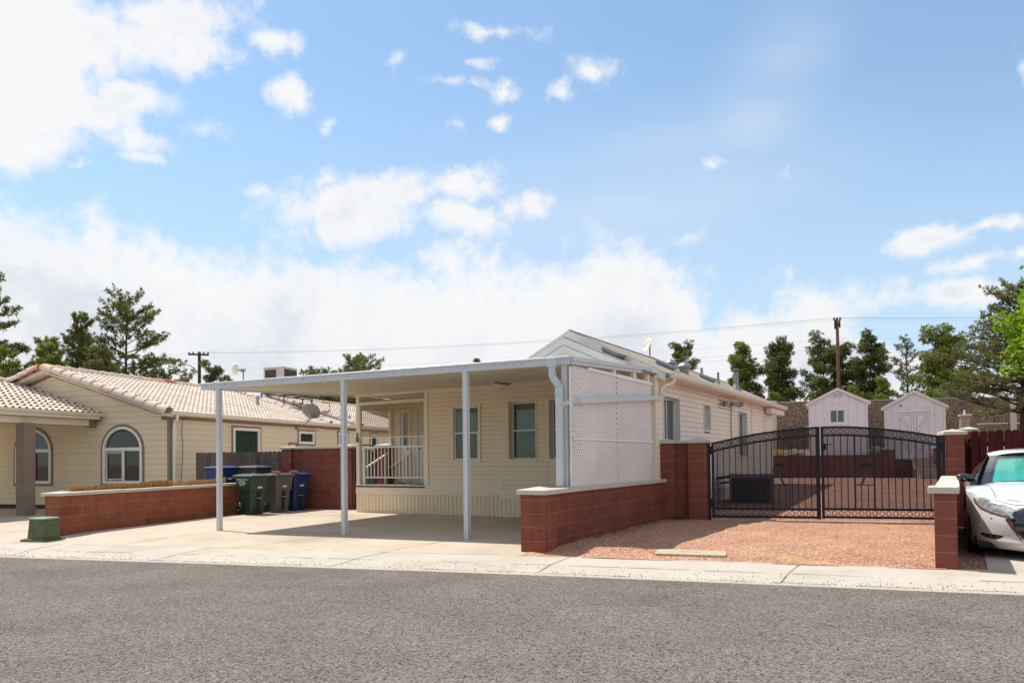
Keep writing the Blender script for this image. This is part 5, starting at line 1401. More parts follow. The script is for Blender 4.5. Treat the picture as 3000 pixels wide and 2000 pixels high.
def shed(label, loc, rot, w, dep, ze, za, kind):
    s = thing("garden_shed", label, "shed", loc, rot)
    mb = MB()
    pts = [(0, 0), (w, 0), (w, ze), (w/2, za), (0, ze)]
    holes = kind == "door"
    mb.prism(pts, 0, dep, lambda a, b, d: (a, d, b)); mb.build("wall", m_panel, s)
    mb = MB()
    sl = (za-ze)/(w/2); ov = .12
    for sg in (1, -1):
        xe = w/2+sg*(w/2+ov); z1 = ze-sl*ov
        mb.hexa([(w/2, -.10, za+.02), (xe, -.10, z1+.02), (xe, dep+.1, z1+.02), (w/2, dep+.1, za+.02), (w/2, -.10, za+.055), (xe, -.10, z1+.055), (xe, dep+.1, z1+.055), (w/2, dep+.1, za+.055)])
    mb.build("roof", mat("white_shed_roof", (.72, .67, .66), .7, .08, 2), s)
    mb = MB()
    for a in (0, w-.05): mb.box(a, a+.05, -.022, 0, 0, ze)
    for sg in (1, -1):
        xe = w/2+sg*(w/2+ov*.9); z1 = ze-sl*ov*.9
        mb.hexa([(w/2, -.095, za-.06), (xe, -.095, z1-.06), (xe, -.07, z1-.06), (w/2, -.07, za-.06), (w/2, -.095, za+.019), (xe, -.095, z1+.019), (xe, -.07, z1+.019), (w/2, -.07, za+.019)])
    mb.box(.05, w-.05, -.018, 0, ze-.03, ze+.045)
    mb.build("trim_boards", m_wtrim, s)
    if kind == "window":
        f = lambda u, o, z: (u, -o, z)
        mb = MB(); frame_bars(mb, f, .73, 1.43, 1.27, 1.96, .075, 0, .03); wd = mb.build("window", m_wtrim, s)
        mb = MB(); frame_bars(mb, f, .805, 1.355, 1.345, 1.885, .035, -.0, .022); slab(mb, f, 1.06, 1.10, 1.36, 1.87, 0, .02); mb.build("frame", m_winframe, wd)
        mb = MB(); mb.poly([f(.82, .004, 1.36), f(1.34, .004, 1.36), f(1.34, .004, 1.87), f(.82, .004, 1.87)]); mb.build("pane", m_glass_dk, wd)
        mb = MB()
        for k in range(3): mb.box(.94+.115*k, 1.03+.115*k, -.012, 0, 2.37, 2.53)
        mb.build("gable_vent", mat("blue_grey_louvre", (.52, .56, .62), .6, .1, 5), s)
    else:
        d0, d1, zt = .47, 1.66, 1.86
        mb = MB(); mb.box(d0-.10, d0, -.03, 0, .0, zt+.02); mb.box(d1, d1+.10, -.03, 0, .0, zt+.02); mb.box(d0-.17, d1+.17, -.035, 0, zt+.02, zt+.13); mb.build("door_trim", m_wtrim, s)
        mid = (d0+d1)/2
        for i, (a, b) in enumerate(((d0+.006, mid-.008), (mid+.008, d1-.006))):
            mb = MB(); mb.box(a, b, -.012, 0, .02, zt); dr = mb.build("door", m_panel, s)
            mb = MB(); q = .075
            for (u0, u1, z0, z1) in ((a, a+q, .02, zt), (b-q, b, .02, zt), (a+q, b-q, zt-q, zt), (a+q, b-q, .02, .02+q), (a+q, b-q, .95, .95+q)): mb.box(u0, u1, -.026, -.012, z0, z1)
            if i == 0: mb.bar((a+q+.02, -.02, zt-q-.03), (b-q-.02, -.02, 1.06), .012, .075); mb.bar((a+q+.02, -.02, .92), (b-q-.02, -.02, .13), .012, .075)
            else: mb.bar((b-q-.02, -.02, zt-q-.03), (a+q+.02, -.02, 1.06), .012, .075); mb.bar((b-q-.02, -.02, .92), (a+q+.02, -.02, .13), .012, .075)
            mb.build("brace", m_wtrim, dr)
            mb = MB()
            for (u0, u1, z0, z1) in ((a-.012, a+.003, .0, zt+.01), (b-.003, b+.012, .0, zt+.01), (a, b, zt-.002, zt+.014)): mb.box(u0, u1, -.016, -.004, z0, z1)
            for (u0, u1, z0, z1) in ((a+q, a+q+.012, .1, zt-q), (b-q-.012, b-q, .1, zt-q), (a+q, b-q, zt-q-.012, zt-q), (a+q, b-q, .95-.012, .95)): mb.box(u0, u1, -.0145, -.011, z0, z1)
            if i == 0: mb.bar((a+q+.02, -.0135, zt-q-.03), (b-q-.02, -.0135, 1.06), .003, .105); mb.bar((a+q+.02, -.0135, .92), (b-q-.02, -.0135, .13), .003, .105)
            else: mb.bar((b-q-.02, -.0135, zt-q-.03), (a+q+.02, -.0135, 1.06), .003, .105); mb.bar((b-q-.02, -.0135, .92), (a+q+.02, -.0135, .13), .003, .105)
            mb.build("door_gap_shade", m_gap_shade, dr)
        mb = MB(); mb.M = Matrix.Translation((.62, 0, 2.17)) @ Matrix.Rotation(rad(90), 4, 'X'); mb.lathe([(.045, 0), (.045, .03), (.02, .05)], 8); mb.build("lamp", m_galv, s)
        mb = MB(); mb.box(.58, .68, -.02, 0, 1.965, 1.985); mb.build("plate", m_black_metal, s)
        mb = MB(); mb.box(-.1, w+.1, -.34, -.05, -.06, -.005); mb.build("threshold_slab", m_cap, s)
    return s
shed("white garden shed with a small slider window, left of the two sheds", (12.33, 29.5, 1.34), 24, 2.20, 3.0, 2.17, 2.73, "window")
shed("white garden shed with braced double doors, right of the two sheds", (15.466, 29.5, 1.19), 31, 2.18, 3.0, 2.12, 2.74, "door")
m_block_d = block_mat("brown_red_block", (.20, .078, .060), (.17, .066, .052), (.26, .15, .12), zoff=.0)
rt = thing("retaining_wall", "low red block retaining wall below the white sheds", "wall", Y0, 20)
mb = MB(); mb.box(-9, 2.70, -.45, -.25, -1.3, -.02); mb.box(4.72, 12, -.45, -.25, -1.3, -.02); mb.box(3.09, 3.80, -.15, .0, -1.3, -.24); mb.box(2.9, 3.09, -.25, .5, -1.3, -.1); mb.box(4.46, 4.62, -.25, .5, -1.3, -.1); mb.build("block_course", m_block_d, rt)
mb = MB(); mb.box(2.70, 3.09, -.50, -.12, -1.3, .17); mb.box(4.46, 4.78, -.50, -.12, -1.3, .20); mb.build("pier", m_block_d, rt)
mb = MB(); pier_cap(mb, 2.66, 3.13, -.54, -.08, .172, .225, .02); pier_cap(mb, 4.42, 4.82, -.54, -.08, .202, .255, .02); mb.build("pier_cap", m_cap, rt)
m_step = mat("step_block", (.40, .31, .24), .9, .12, 4, grain=.15)
stp = thing("block_steps", "pale block steps climbing to the right white shed", "steps", tuple(Yf(3.72, -.1, 0)), 20)
for k in range(4):
    mb = MB(); mb.box(.03*k, .72, -.30*k-.30, .38, -1.2, -.265-.178*k); mb.box(-.01+.03*k, .73, -.30*k-.32, -.30*k+.0, -.262-.178*k, -.225-.178*k); mb.build("step", m_step, stp)
def terrace_z(x, y): return 1.36+.055*max(0, y)
mb = MB()
for (xa, xb) in ((-12, 2.85), (4.66, 24)): mb.grid([[Yf(x, y, -.03+.05*max(0, y)+.03*noise.noise(Vector((x, y, 3)))) for x in rng(xa, xb, 30)] for y in rng(-.26, 14, 20)])
mb.grid([[Yf(x, y, -.23) for x in (2.8, 4.7)] for y in (-.3, 1, 4)])
tag(mb.build("terrace", m_gravel, smooth=True, autouv=False), kind='structure')
def boulder(label, p, r, m, seed):
    bm = bmesh.new(); bmesh.ops.create_icosphere(bm, subdivisions=3, radius=1)
    for v in bm.verts:
        n = noise.noise(v.co*1.3+Vector((seed, 0, 0)))*.28+noise.noise(v.co*3.1+Vector((0, seed, 0)))*.10
        v.co = Vector((v.co.x*r[0], v.co.y*r[1], v.co.z*r[2]))*(1+n)
    me = bpy.data.meshes.new("boulder"); bm.to_mesh(me); bm.free(); me.materials.append(m)
    o = bpy.data.objects.new("boulder", me); COL.objects.link(o); o.location = p
    tag(o, label, "rock", "boulders on the terrace")
m_rock_g = mat("grey_rock", (.30, .27, .23), .95, .25, 3, grain=.2, gscale=25, bump=.6, bscale=12, dist=.03); m_rock_t = mat("tan_rock", (.48, .36, .24), .95, .2, 3, grain=.25, gscale=25, bump=.6, bscale=12, dist=.03)
boulder("long grey boulder on the terrace left of the sheds", tuple(Yf(-.55, .35, .06)), (.42, .25, .19), m_rock_g, 1)
boulder("tan boulder wedged between the two white sheds", tuple(Yf(2.52, .25, .12)), (.28, .25, .22), m_rock_t, 4)
# packaged cooling unit beside the house wall
yu = thing("yard_cooler", "dark boxy cooling unit beside the house wall behind the gate", "cooling unit", (5.62, 18.45, .08), 20)
mb = MB(); mb.box(0, 1.10, 0, .75, .05, .80); mb.box(-.02, 1.12, -.02, .77, .80, .83); mb.build("case", mat("dull_grey_case", (.20, .19, .19), .6, .12, 3), yu, bevel=.01)
mb = MB(); louvres(mb, lambda u, o, z: (u, -o, z), .06, 1.0, .10, .74, 9); mb.build("grille", mat("black_coil", (.02, .02, .025), .7, .4, 14), yu)
mb = MB(); mb.bar((-.35, .3, .72), (0, .3, .76), .07); mb.bar((-.25, .2, .60), (0, .2, .62), .05); mb.build("pipe", m_black_metal, yu)
mb = MB(); mb.box(-.05, 1.15, -.05, .8, -.1, .05); mb.build("pad", m_cap, yu)

# wall of exposed aggregate panels behind the sheds
m_aggr = gravel_mat("aggregate_panel", [(.07, .05, .035), (.17, .125, .09), (.24, .18, .13), (.28, .215, .16), (.36, .29, .225), (.10, .07, .05)], 24, bump=.7, dist=.02)
bk = thing("panel_wall", "tall brown pebble panel wall with pale posts behind the sheds", "wall", (13.3, 36.1, 1.2), 9.5)
Z1 = 2.86
mb = MB()
for (a, b) in ((-24, -.13), (.13, 10.86), (11.14, 22)):
    mb.box(a, b, -.07, .07, 1.62, Z1); mb.box(a, b, -.065, .065, -.6, 1.60)
mb.build("panel", m_aggr, bk)
mb = MB(); mb.box(-.13, .13, -.12, .12, -.6, Z1+.10); mb.box(10.86, 11.14, -.12, .12, -.6, Z1+.02); mb.build("post", m_cap, bk)
mb = MB(); mb.box(-24, 22, -.08, .08, Z1+.001, Z1+.035); mb.build("top_edge", m_cap, bk)
mb = MB(); mb.box(9.30, 9.33, -.08, -.066, .9, 2.1); mb.build("joint_strip", mat("ochre_sealant", (.30, .22, .10), .9, .1, 4), bk)

# utility poles, street lamp on the left one, and the wires
m_pole = bark_mat("pole_wood", (.13, .075, .042), (.26, .16, .095)); m_pole_d = bark_mat("dark_pole_wood", (.055, .038, .028), (.11, .075, .052))
pr_ = thing("utility_pole", "tall brown wooden utility pole behind the left white shed", "utility pole", (21.7, 47, 1.0))
mb = MB(); mb.tube([(0, 0, -1), (-.02, 0, 4), (-.05, 0, 9.35)], [.125, .115, .095], 12); mb.build("shaft", m_pole, pr_)
mb = MB(); mb.box(-.17, .10, -.10, .10, 8.9, 9.1); mb.box(-.23, -.17, -.05, .05, 8.7, 9.32); mb.box(.09, .15, -.05, .05, 8.8, 9.28)
for x in (-.25, -.05, .15): mb.lathe([(.05, 9.3), (.07, 9.38), (.04, 9.48)], 8, (x, 0, 0))
mb.build("insulator_bracket", m_pole_d, pr_)
mb = MB(); mb.box(.10, .45, -.03, .03, 5.95, 5.99); mb.lathe([(.05, 5.99), (.06, 6.05), (.02, 6.1)], 8, (.42, 0, 0)); mb.build("side_bracket", m_galv, pr_)
pl_ = thing("utility_pole", "dark wooden utility pole with crossarm and street lamp, left", "utility pole", (-26.36, 60, 0))
mb = MB(); mb.tube([(0, 0, -1), (0, 0, 10.7)], [.19, .12], 10); mb.build("shaft", m_pole_d, pl_)
mb = MB(); mb.bar((-.85, -.15, 10.47), (.85, -.15, 10.40), .10, .14)
for x in (-.8, -.45, .45, .8): mb.lathe([(.05, 10.45), (.07, 10.55), (.07, 10.6), (.03, 10.68)], 8, (x, -.15, 0))
mb.build("crossarm", m_pole_d, pl_)
mb = MB(); mb.lathe([(.05, 9.35), (.21, 9.38), (.21, 9.92), (.17, 9.97), (.05, 10.0)], 14, (.42, -.1, 0)); mb.box(.1, .3, -.13, -.07, 9.6, 9.68); mb.lathe([(.03, 9.98), (.05, 10.05), (.02, 10.18)], 8, (.34, -.1, 0)); mb.build("transformer", mat("pale_grey_paint", (.46, .48, .50), .5, .08, 5), pl_)
mb = MB(); mb.tube([(-.1, 0, 8.9), (-.5, 0, 9.35), (-.95, 0, 9.62), (-1.3, 0, 9.66)], .035, 8); lm = mb.build("lamp_arm", m_galv, pl_)
mb = MB(); mb.M = Matrix.Translation((-1.55, 0, 9.66)); mb.lathe([(.02, -.12), (.13, -.10), (.16, 0), (.11, .09), (.02, .12)], 12); mb.build("lamp_head", mat("pale_grey_head", (.55, .54, .52), .5, .1, 5), lm)
m_wire = mat("dull_wire", (.22, .22, .24), .6, .1, 3)
def wire(label, pts, sag):
    out = []
    for (a, b) in zip(pts, pts[1:]):
        a = Vector(a); b = Vector(b)
        for i in range(16):
            k = i/16; p = a.lerp(b, k); p.z -= sag*4*k*(1-k)*((b-a).length/50)**2; out.append(p)
    out.append(Vector(pts[-1]))
    mb = MB(); mb.tube(out, .0042, 4, cap=False); o = mb.build("power_line", m_wire, autouv=False)
    tag(o, label, "power line", "power lines between the utility poles")
for i, (xl, xr, zl, zr) in enumerate(((-.8, -.25, 10.62, 10.46), (-.45, -.05, 10.60, 10.44), (.45, .15, 10.56, 10.42), (.8, .2, 10.54, 10.30))):
    wire("thin dark wire strung along the tops of the two utility poles", [(-26.36+xl-48, 72+i*.4, zl), (-26.36+xl, 59.85, zl), (21.7+xr, 47, zr), (62, 46+i*.5, zr+.5)], .55)
for i, (zl, zr) in enumerate(((8.75, 8.40), (8.35, 8.15))):
    wire("thin dark wire strung lower down between the two utility poles", [(-74, 72, zl), (-26.2, 59.9, zl), (21.85, 46.9, zr), (62, 46, zr+.4)], .45)
wire("faint thin wire tied to the side bracket of the right utility pole", [(-74, 72, 9.3), (-26.2, 59.9, 9.3), (22.1, 46.9, 7.1+1.98), (62, 46, 9.3)], .5)
# ---------------------------------------------------------------- the parked car
CAR0 = (6.64, 8.69, -.012)
car = thing("parked_car", "white sedan with a turquoise windscreen shade parked beside the low wall", "car", CAR0, 32)
def car_paint():
    m = bpy.data.materials.new("pearl_white_paint"); t = NT(m)
    n = t.noise(t.coord(), 500, 2)
    c = t.ramp(n, [(.3, (.76, .755, .73)), (.7, (.82, .815, .79))])
    d = t.noise(t.mapping(t.coord(), scale=(1, 1, 2)), 3, 4)
    c = t.mix(t.maprange(d, .5, .8, 0, .12), c, (.55, .50, .43, 1))
    t.out(t.bsdf(col=c, rough=.35, spec=.5, coat=1.0, coatr=.05))
    return m
m_paint = car_paint()
m_gloss_blk = mat("gloss_black", (.010, .011, .016), .12, .05, 3, coat=1.0)
m_chrome = mat("chrome", (.80, .82, .85), .10, .05, 3, metal=1.0)
m_seam = mat("panel_gap", (.02, .02, .02), .8, .1, 3)
def plan(x): return lerp([0, .2, .35, .5, .62, .72, .80, .86, .90, .92], [0, .012, .04, .095, .175, .28, .42, .58, .78, 1.0], abs(x))
def sm_plan(x): return sum(plan(min(.92, abs(x)+k*.02)) if abs(x)+k*.02 >= 0 else plan(abs(x)+k*.02) for k in range(-3, 4))/7
def zedge(x): return lerp([0, .3, .45, .6, .75, .86, .92], [.765, .772, .785, .81, .84, .865, .875], abs(x))
def bulge(k): return lerp([0, .06, .14, .24, .36, .52, .66, .80, .92, 1], [.16, .07, .02, .035, .015, .0, .012, .045, .10, .19], k)
XS = [-.92, -.91, -.895, -.87, -.84, -.80, -.75, -.69, -.62, -.54, -.46, -.38, -.30, -.22, -.14, -.07, 0]; XS = XS+[-x for x in XS[:-1]][::-1]
def fascia(x, k):
    f = 1-.75*(abs(x)/.92)**3
    zl = .145+.05*(abs(x)/.92)**2
    return Vector((x, sm_plan(x)+bulge(k)*f, zl+(zedge(x)-zl)*k))
KS = [i/20 for i in range(21)]
mb = MB(); mb.sm = True
mb.grid([[fascia(x, k) for x in XS] for k in KS])
# hood and front wings
def hood(x, t):
    p = fascia(x, 1); a = abs(x)
    yc = 1.52-.28*(a/.80)**2 if a < .80 else lerp([.80, .92], [1.24, 1.5], a)
    yc = max(yc, p.y+.25); zc = lerp([0, .3, .6, .75, .86, .92], [1.00, .998, .975, .945, .935, .925], a)
    k = 1-(1-t)**1.7
    crease = .014*math.exp(-((a-(.42+.14*t))/.05)**2)*(1-t*.3)
    return Vector((x, p.y+(yc-p.y)*t, p.z+(zc-p.z)*k+crease))
mb.grid([[hood(x, t/10) for x in XS] for t in range(11)])
# sides and tail
def belt(y): return lerp([1.0, 1.3, 1.5, 2.2, 3.2, 4.2, 4.7, 4.86], [.875, .91, .93, .955, .98, 1.02, .99, .93], y)
YS = [1.0, 1.25, 1.5, 1.9, 2.3, 2.8, 3.3, 3.7, 4.1, 4.4, 4.6, 4.75, 4.84, 4.88]
for s in (-1, 1):
    rows = []
    for k in KS[::2]:
        r = []
        for y in YS:
            z = .19+(belt(y)-.19)*k
            x = .92-.05*max(0, (k-.75)/.25)**2-.05*max(0, (.25-k)/.25)**2+.012*math.sin(k*9)
            if k < 1e-6 and y == 1.0: x = .92
            r.append(Vector((s*(x*lerp([4.3, 4.75, 4.88], [1, .93, .72], y) if y > 4.3 else (x if y > 1.0 else .92)), y if y > 1.0 else fascia(.92, k).y, z if y > 1.0 else fascia(.92, k).z)))
        rows.append(r)
    mb.grid(rows)
rows = []
for k in KS[::4]: rows.append([Vector((x, 4.88+.05*(1-(x/.66)**2), .25+(.93-.25)*k)) for x in rng(-.66, .66, 8)])
mb.grid(rows)
mb.grid([[Vector((x*lerp([3.9, 4.88], [.80, .64], y), y, lerp([3.9, 4.3, 4.88], [1.04, 1.05, .95], y))) for x in rng(-1, 1, 8)] for y in (3.9, 4.2, 4.5, 4.7, 4.88)])
body = mb.build("body", m_paint, car)
bvh = BVHTree.FromPolygons([tuple(v) for v in mb.v], [tuple(f) for f in mb.f])
def proj(x, z, off):
    h = bvh.ray_cast(Vector((x, -2, z)), Vector((0, 1, 0)))
    if h[0] is None: return Vector((x, .5-off, z))
    return h[0]-Vector((0, off, 0))
def patch(mb, poly, off, rings=6, dens=4):
    pts = []
    for (a, b) in zip(poly, poly[1:]+poly[:1]):
        for i in range(dens): pts.append((a[0]+(b[0]-a[0])*i/dens, a[1]+(b[1]-a[1])*i/dens))
    cx = sum(p[0] for p in pts)/len(pts); cz = sum(p[1] for p in pts)/len(pts)
    mb.grid([[proj(cx+(p[0]-cx)*k/rings, cz+(p[1]-cz)*k/rings, off) for p in pts+pts[:1]] for k in range(1, rings+1)])
    c = mb.add([proj(cx, cz, off)]); q = [proj(cx+(p[0]-cx)/rings, cz+(p[1]-cz)/rings, off) for p in pts]; k = mb.add(q)
    for i in range(len(q)): mb.face((c, k+i, k+(i+1) % len(q)))
def band(mb, line, w, off):
    l = []; r = []
    for i, p in enumerate(line):
        a = line[max(0, i-1)]; b = line[min(len(line)-1, i+1)]; dx, dz = b[0]-a[0], b[1]-a[1]; L = math.hypot(dx, dz) or 1
        l.append(proj(p[0]-dz/L*w/2, p[1]+dx/L*w/2, off)); r.append(proj(p[0]+dz/L*w/2, p[1]-dx/L*w/2, off))
    mb.grid([l, r])
def sub(line, n=5):
    out = []
    for a, b in zip(line, line[1:]): out += [(a[0]+(b[0]-a[0])*i/n, a[1]+(b[1]-a[1])*i/n) for i in range(n)]
    return out+[line[-1]]
def lamp_mat():
    m = bpy.data.materials.new("headlight_lens"); t = NT(m)
    n = t.noise(t.mapping(t.coord(), scale=(10, 3, 22)), 1.5, 4, .6)
    t.out(t.bsdf(col=t.ramp(n, [(.32, (.09, .10, .11)), (.48, (.42, .44, .45)), (.68, (.66, .68, .69))]), rough=.12, metal=.35, coat=1.0))
    return m
m_lamp = lamp_mat()
for s in (-1, 1):
    P = lambda L: [(s*x, z) for x, z in L]
    mb = MB(); mb.sm = True
    patch(mb, P([(-.40, .672), (-.50, .735), (-.60, .768), (-.655, .790), (-.665, .812), (-.74, .815), (-.845, .800), (-.835, .74), (-.78, .66), (-.66, .61), (-.52, .575), (-.46, .575)]), .004)
    hl = mb.build("headlight", m_lamp, car)
    mb = MB(); band(mb, sub(P([(-.42, .668), (-.52, .590), (-.66, .628), (-.77, .675), (-.83, .75), (-.835, .795)])), .014, .007); mb.build("light_strip", m_chrome, hl)
    mb = MB(); mb.sm = True; patch(mb, P([(-.78, .342), (-.75, .356), (-.60, .350), (-.525, .338), (-.58, .305), (-.62, .292), (-.72, .300), (-.77, .318)]), .004); fg = mb.build("fog_lamp", m_gloss_blk, car)
    mb = MB()
    for (x, z) in ((-.735, .330), (-.60, .322), (-.67, .326)): patch(mb, P([(x-.02, z-.012), (x+.02, z-.012), (x+.024, z+.010), (x-.018, z+.014)]), .008, 2, 2)
    mb.build("bulb", m_chrome, fg)
    mb = MB(); band(mb, sub(P([(-.44, .60), (-.50, .552), (-.43, .44), (-.35, .31), (-.24, .235)])), .035, .010); band(mb, sub(P([(-.40, .69), (-.2, .735), (0, .75)])), .015, .010); mb.build("chrome_trim", m_chrome, car)
    # hood shut line and wing gap
    mb = MB()
    for ln in ([(.60, 0), (.61, .2), (.63, .45), (.665, .75), (.70, 1.0)],):
        l = []; r = []
        for x, t in ln:
            l.append(hood(s*(x-.004), t)+Vector((0, 0, .003))); r.append(hood(s*(x+.004), t)+Vector((0, 0, .003)))
        mb.grid([l, r])
    band(mb, sub(P([(-.655, .815), (-.60, .79), (-.50, .755), (-.40, .735)])), .006, .004); band(mb, sub(P([(-.40, .735), (-.2, .752), (0, .757)])), .006, .004)
    mb.build("shut_line", m_seam, body)
    mb = MB(); patch(mb, P([(-.668, .545), (-.652, .545), (-.652, .561), (-.668, .561)]), .003, 2, 2); mb.build("sensor", m_seam, body)
mb = MB(); mb.sm = True
patch(mb, [(-.42, .66), (-.25, .71), (0, .725), (.25, .71), (.42, .66), (.475, .56), (.41, .44), (.33, .31), (.22, .225), (-.22, .225), (-.33, .31), (-.41, .44), (-.475, .56)], .005, 8)
gr = mb.build("grille", m_gloss_blk, car)
mb = MB()
for k in range(9): z = .27+.05*k; w = lerp([.22, .31, .44, .56, .66, .72], [.2, .31, .40, .46, .40, .1], z); band(mb, sub([(-w, z), (w, z)], 10), .010, .011)
mb.build("grille_bars", mat("dark_grey_bar", (.05, .05, .055), .3, .1, 3), gr)
mb = MB(); patch(mb, [(.06*math.cos(a), .60+.06*math.sin(a)) for a in [2*math.pi*i/16 for i in range(16)]], .014, 3, 1); mb.build("badge", m_chrome, gr)
# cabin
def ws(x, t): # windscreen surface, x -1..1
    hw = .735+(.575-.735)*t
    return Vector((x*hw, 1.40+.98*t+.17*x*x*(1-.5*t)-.0, .965+.425*t+.03*math.sin(math.pi*t)-.045*x*x*(1-.3*t)))
mb = MB(); mb.sm = True
XR = rng(-1, 1, 14)
def roof_p(x, y):
    hw = lerp([2.34, 2.9, 3.5, 3.7], [.595, .62, .60, .57], y); zc = lerp([2.34, 2.6, 2.9, 3.2, 3.5, 3.7], [1.405, 1.45, 1.468, 1.46, 1.42, 1.37], y)
    return Vector((x*hw, y+.10*x*x*(1 if y < 2.6 else 0), zc-.07*abs(x)**3))
mb.grid([[roof_p(x, y) for x in XR] for y in (2.34, 2.45, 2.6, 2.9, 3.2, 3.5, 3.7)])
mb.build("roof", m_paint, car)
mb = MB(); mb.sm = True; mb.grid([[ws(x, t/8) for x in XR] for t in range(9)])
wsg = mb.build("windscreen", glass_mat("car_glass", tint=(.01, .03, .04), tr=.95, rough=.02), car)
mb = MB(); mb.sm = True
def inn(x, t): p = ws(x, t); return p+Vector((0, .045, -.03))
mb.grid([[inn(x*.86, .10+.80*t/6)+Vector((0, .012*math.cos(x*18), .0)) for x in rng(-1, 1, 40)] for t in range(7)])
mb.build("sun_shade", mat("turquoise_shade", (.07, .62, .68), .35, .10, 3, spec=.6), wsg)
mb = MB()
for (t0, t1) in ((.0, .085), (.93, 1.0)): mb.grid([[ws(x, t0+(t1-t0)*k/2)+Vector((0, -.003, .002)) for x in XR] for k in range(3)])
for s in (-1, 1): mb.grid([[ws(s*(1-.13*k/2), t/8)+Vector((0, -.003, .002)) for t in range(9)] for k in range(3)])
mb.build("windscreen_border", m_gloss_blk, wsg)
mb = MB()
for s in (-1, 1):
    a = [ws(s*1.0, t/8)+Vector((0, 0, .003)) for t in range(9)]
    b = [p+Vector((s*.055*(1-.3*i/8), .075, -.012)) for i, p in enumerate(a)]
    mb.grid([a, b])
mb.build("windscreen_pillar", m_gloss_blk, car)
mb = MB(); mb.box(-.73, .73, 1.36, 1.42, .945, .965)
mb.grid([[Vector((x*.735, 1.30+.26*x*x, .962-.04*x*x)) for x in XR], [ws(x, 0)+Vector((0, .01, -.002)) for x in XR]])
mb.build("cowl", m_gloss_blk, car)
for s, x0 in ((-1, -.55), (1, .0)):
    mb = MB(); mb.tube([ws((x0+.0)/.735, .02)+Vector((0, -.02, .015)), ws((x0+.25)/.735, .05)+Vector((0, -.02, .015)), ws((x0+.5)/.735, .06)+Vector((0, -.02, .015))], .010, 6); mb.build("wiper", m_black_metal, car)
mb = MB(); mb.sm = True
for s in (-1, 1):
    top = [Vector((s*hw, y, z)) for y, hw, z in ((1.62, .79, .985), (2.0, .70, 1.20), (2.45, .605, 1.36), (2.9, .625, 1.40), (3.4, .61, 1.36), (3.9, .60, 1.16), (4.2, .62, 1.05))]
    bot = [Vector((s*.865, y, belt(y))) for y in (1.50, 2.0, 2.45, 2.9, 3.4, 3.9, 4.2)]
    mb.grid([bot, [(a+b)/2+Vector((s*.03, 0, 0)) for a, b in zip(bot, top)], top])
mb.build("side_glass", m_gloss_blk, car)
mb = MB(); mb.sm = True; mb.grid([[Vector((x*lerp([3.66, 4.25], [.58, .66], y), y, lerp([3.66, 4.25], [1.375, 1.05], y)-.04*x*x)) for x in XR] for y in (3.66, 3.85, 4.05, 4.25)]); mb.build("rear_glass", m_gloss_blk, car)
mb = MB(); mb.box(-.85, .85, .5, 4.7, .20, .30); mb.box(-.8, .8, .25, .6, .18, .24); mb.build("floor_pan", m_black_in, car)
for s in (-1, 1):
    mb = MB(); mb.sm = True; mb.M = Matrix.Translation((s*.915, 1.72, 1.035)) @ Matrix.Rotation(rad(s*-14), 4, 'Z')
    rows = []
    for i in range(9):
        a = math.pi*i/8-math.pi/2
        rows.append([(.115*math.sin(a)+s*.01, .075*math.cos(a)*math.cos(b), .062*(math.cos(a)**.6 if math.cos(a) > 0 else 0)*math.sin(b)+.012*math.sin(a)*s) for b in [2*math.pi*j/14 for j in range(15)]])
    mb.grid(rows); mr = mb.build("mirror", m_gloss_blk, car)
    mb = MB(); mb.bar((s*.80, 1.74, .985), (s*.88, 1.73, 1.01), .05, .03); mb.build("mirror_stalk", m_gloss_blk, mr)
    mb = MB(); mb.bar((s*.93, 1.646, 1.02), (s*1.02, 1.665, 1.03), .004, .018); mb.build("indicator", m_chrome, mr)
for s in (-1, 1):
    for y in (1.02, 3.80):
        mb = MB(); mb.M = Matrix.Translation((s*.80, y, .335)) @ Matrix.Rotation(rad(90), 4, 'Y'); mb.lathe([(.20, -.11), (.31, -.115), (.335, -.09), (.335, .09), (.31, .115), (.20, .11)], 28); w = mb.build("wheel", m_tyre, car)
        mb = MB(); mb.M = Matrix.Translation((s*.80, y, .335)) @ Matrix.Rotation(rad(90*s), 4, 'Y'); mb.lathe([(.22, .10), (.20, .07), (.05, .09), (.03, .11)], 20); mb.build("rim", m_bar, w)
        mb = MB()
        mb.M = Matrix.Translation((s*.925, y, .34)) @ Matrix.Rotation(rad(90*s), 4, 'Y'); mb.lathe([(.375, -.03), (.375, .004), (.01, .004)], 28); mb.build("wheel_arch", m_black_in, body) if y > 2 else None
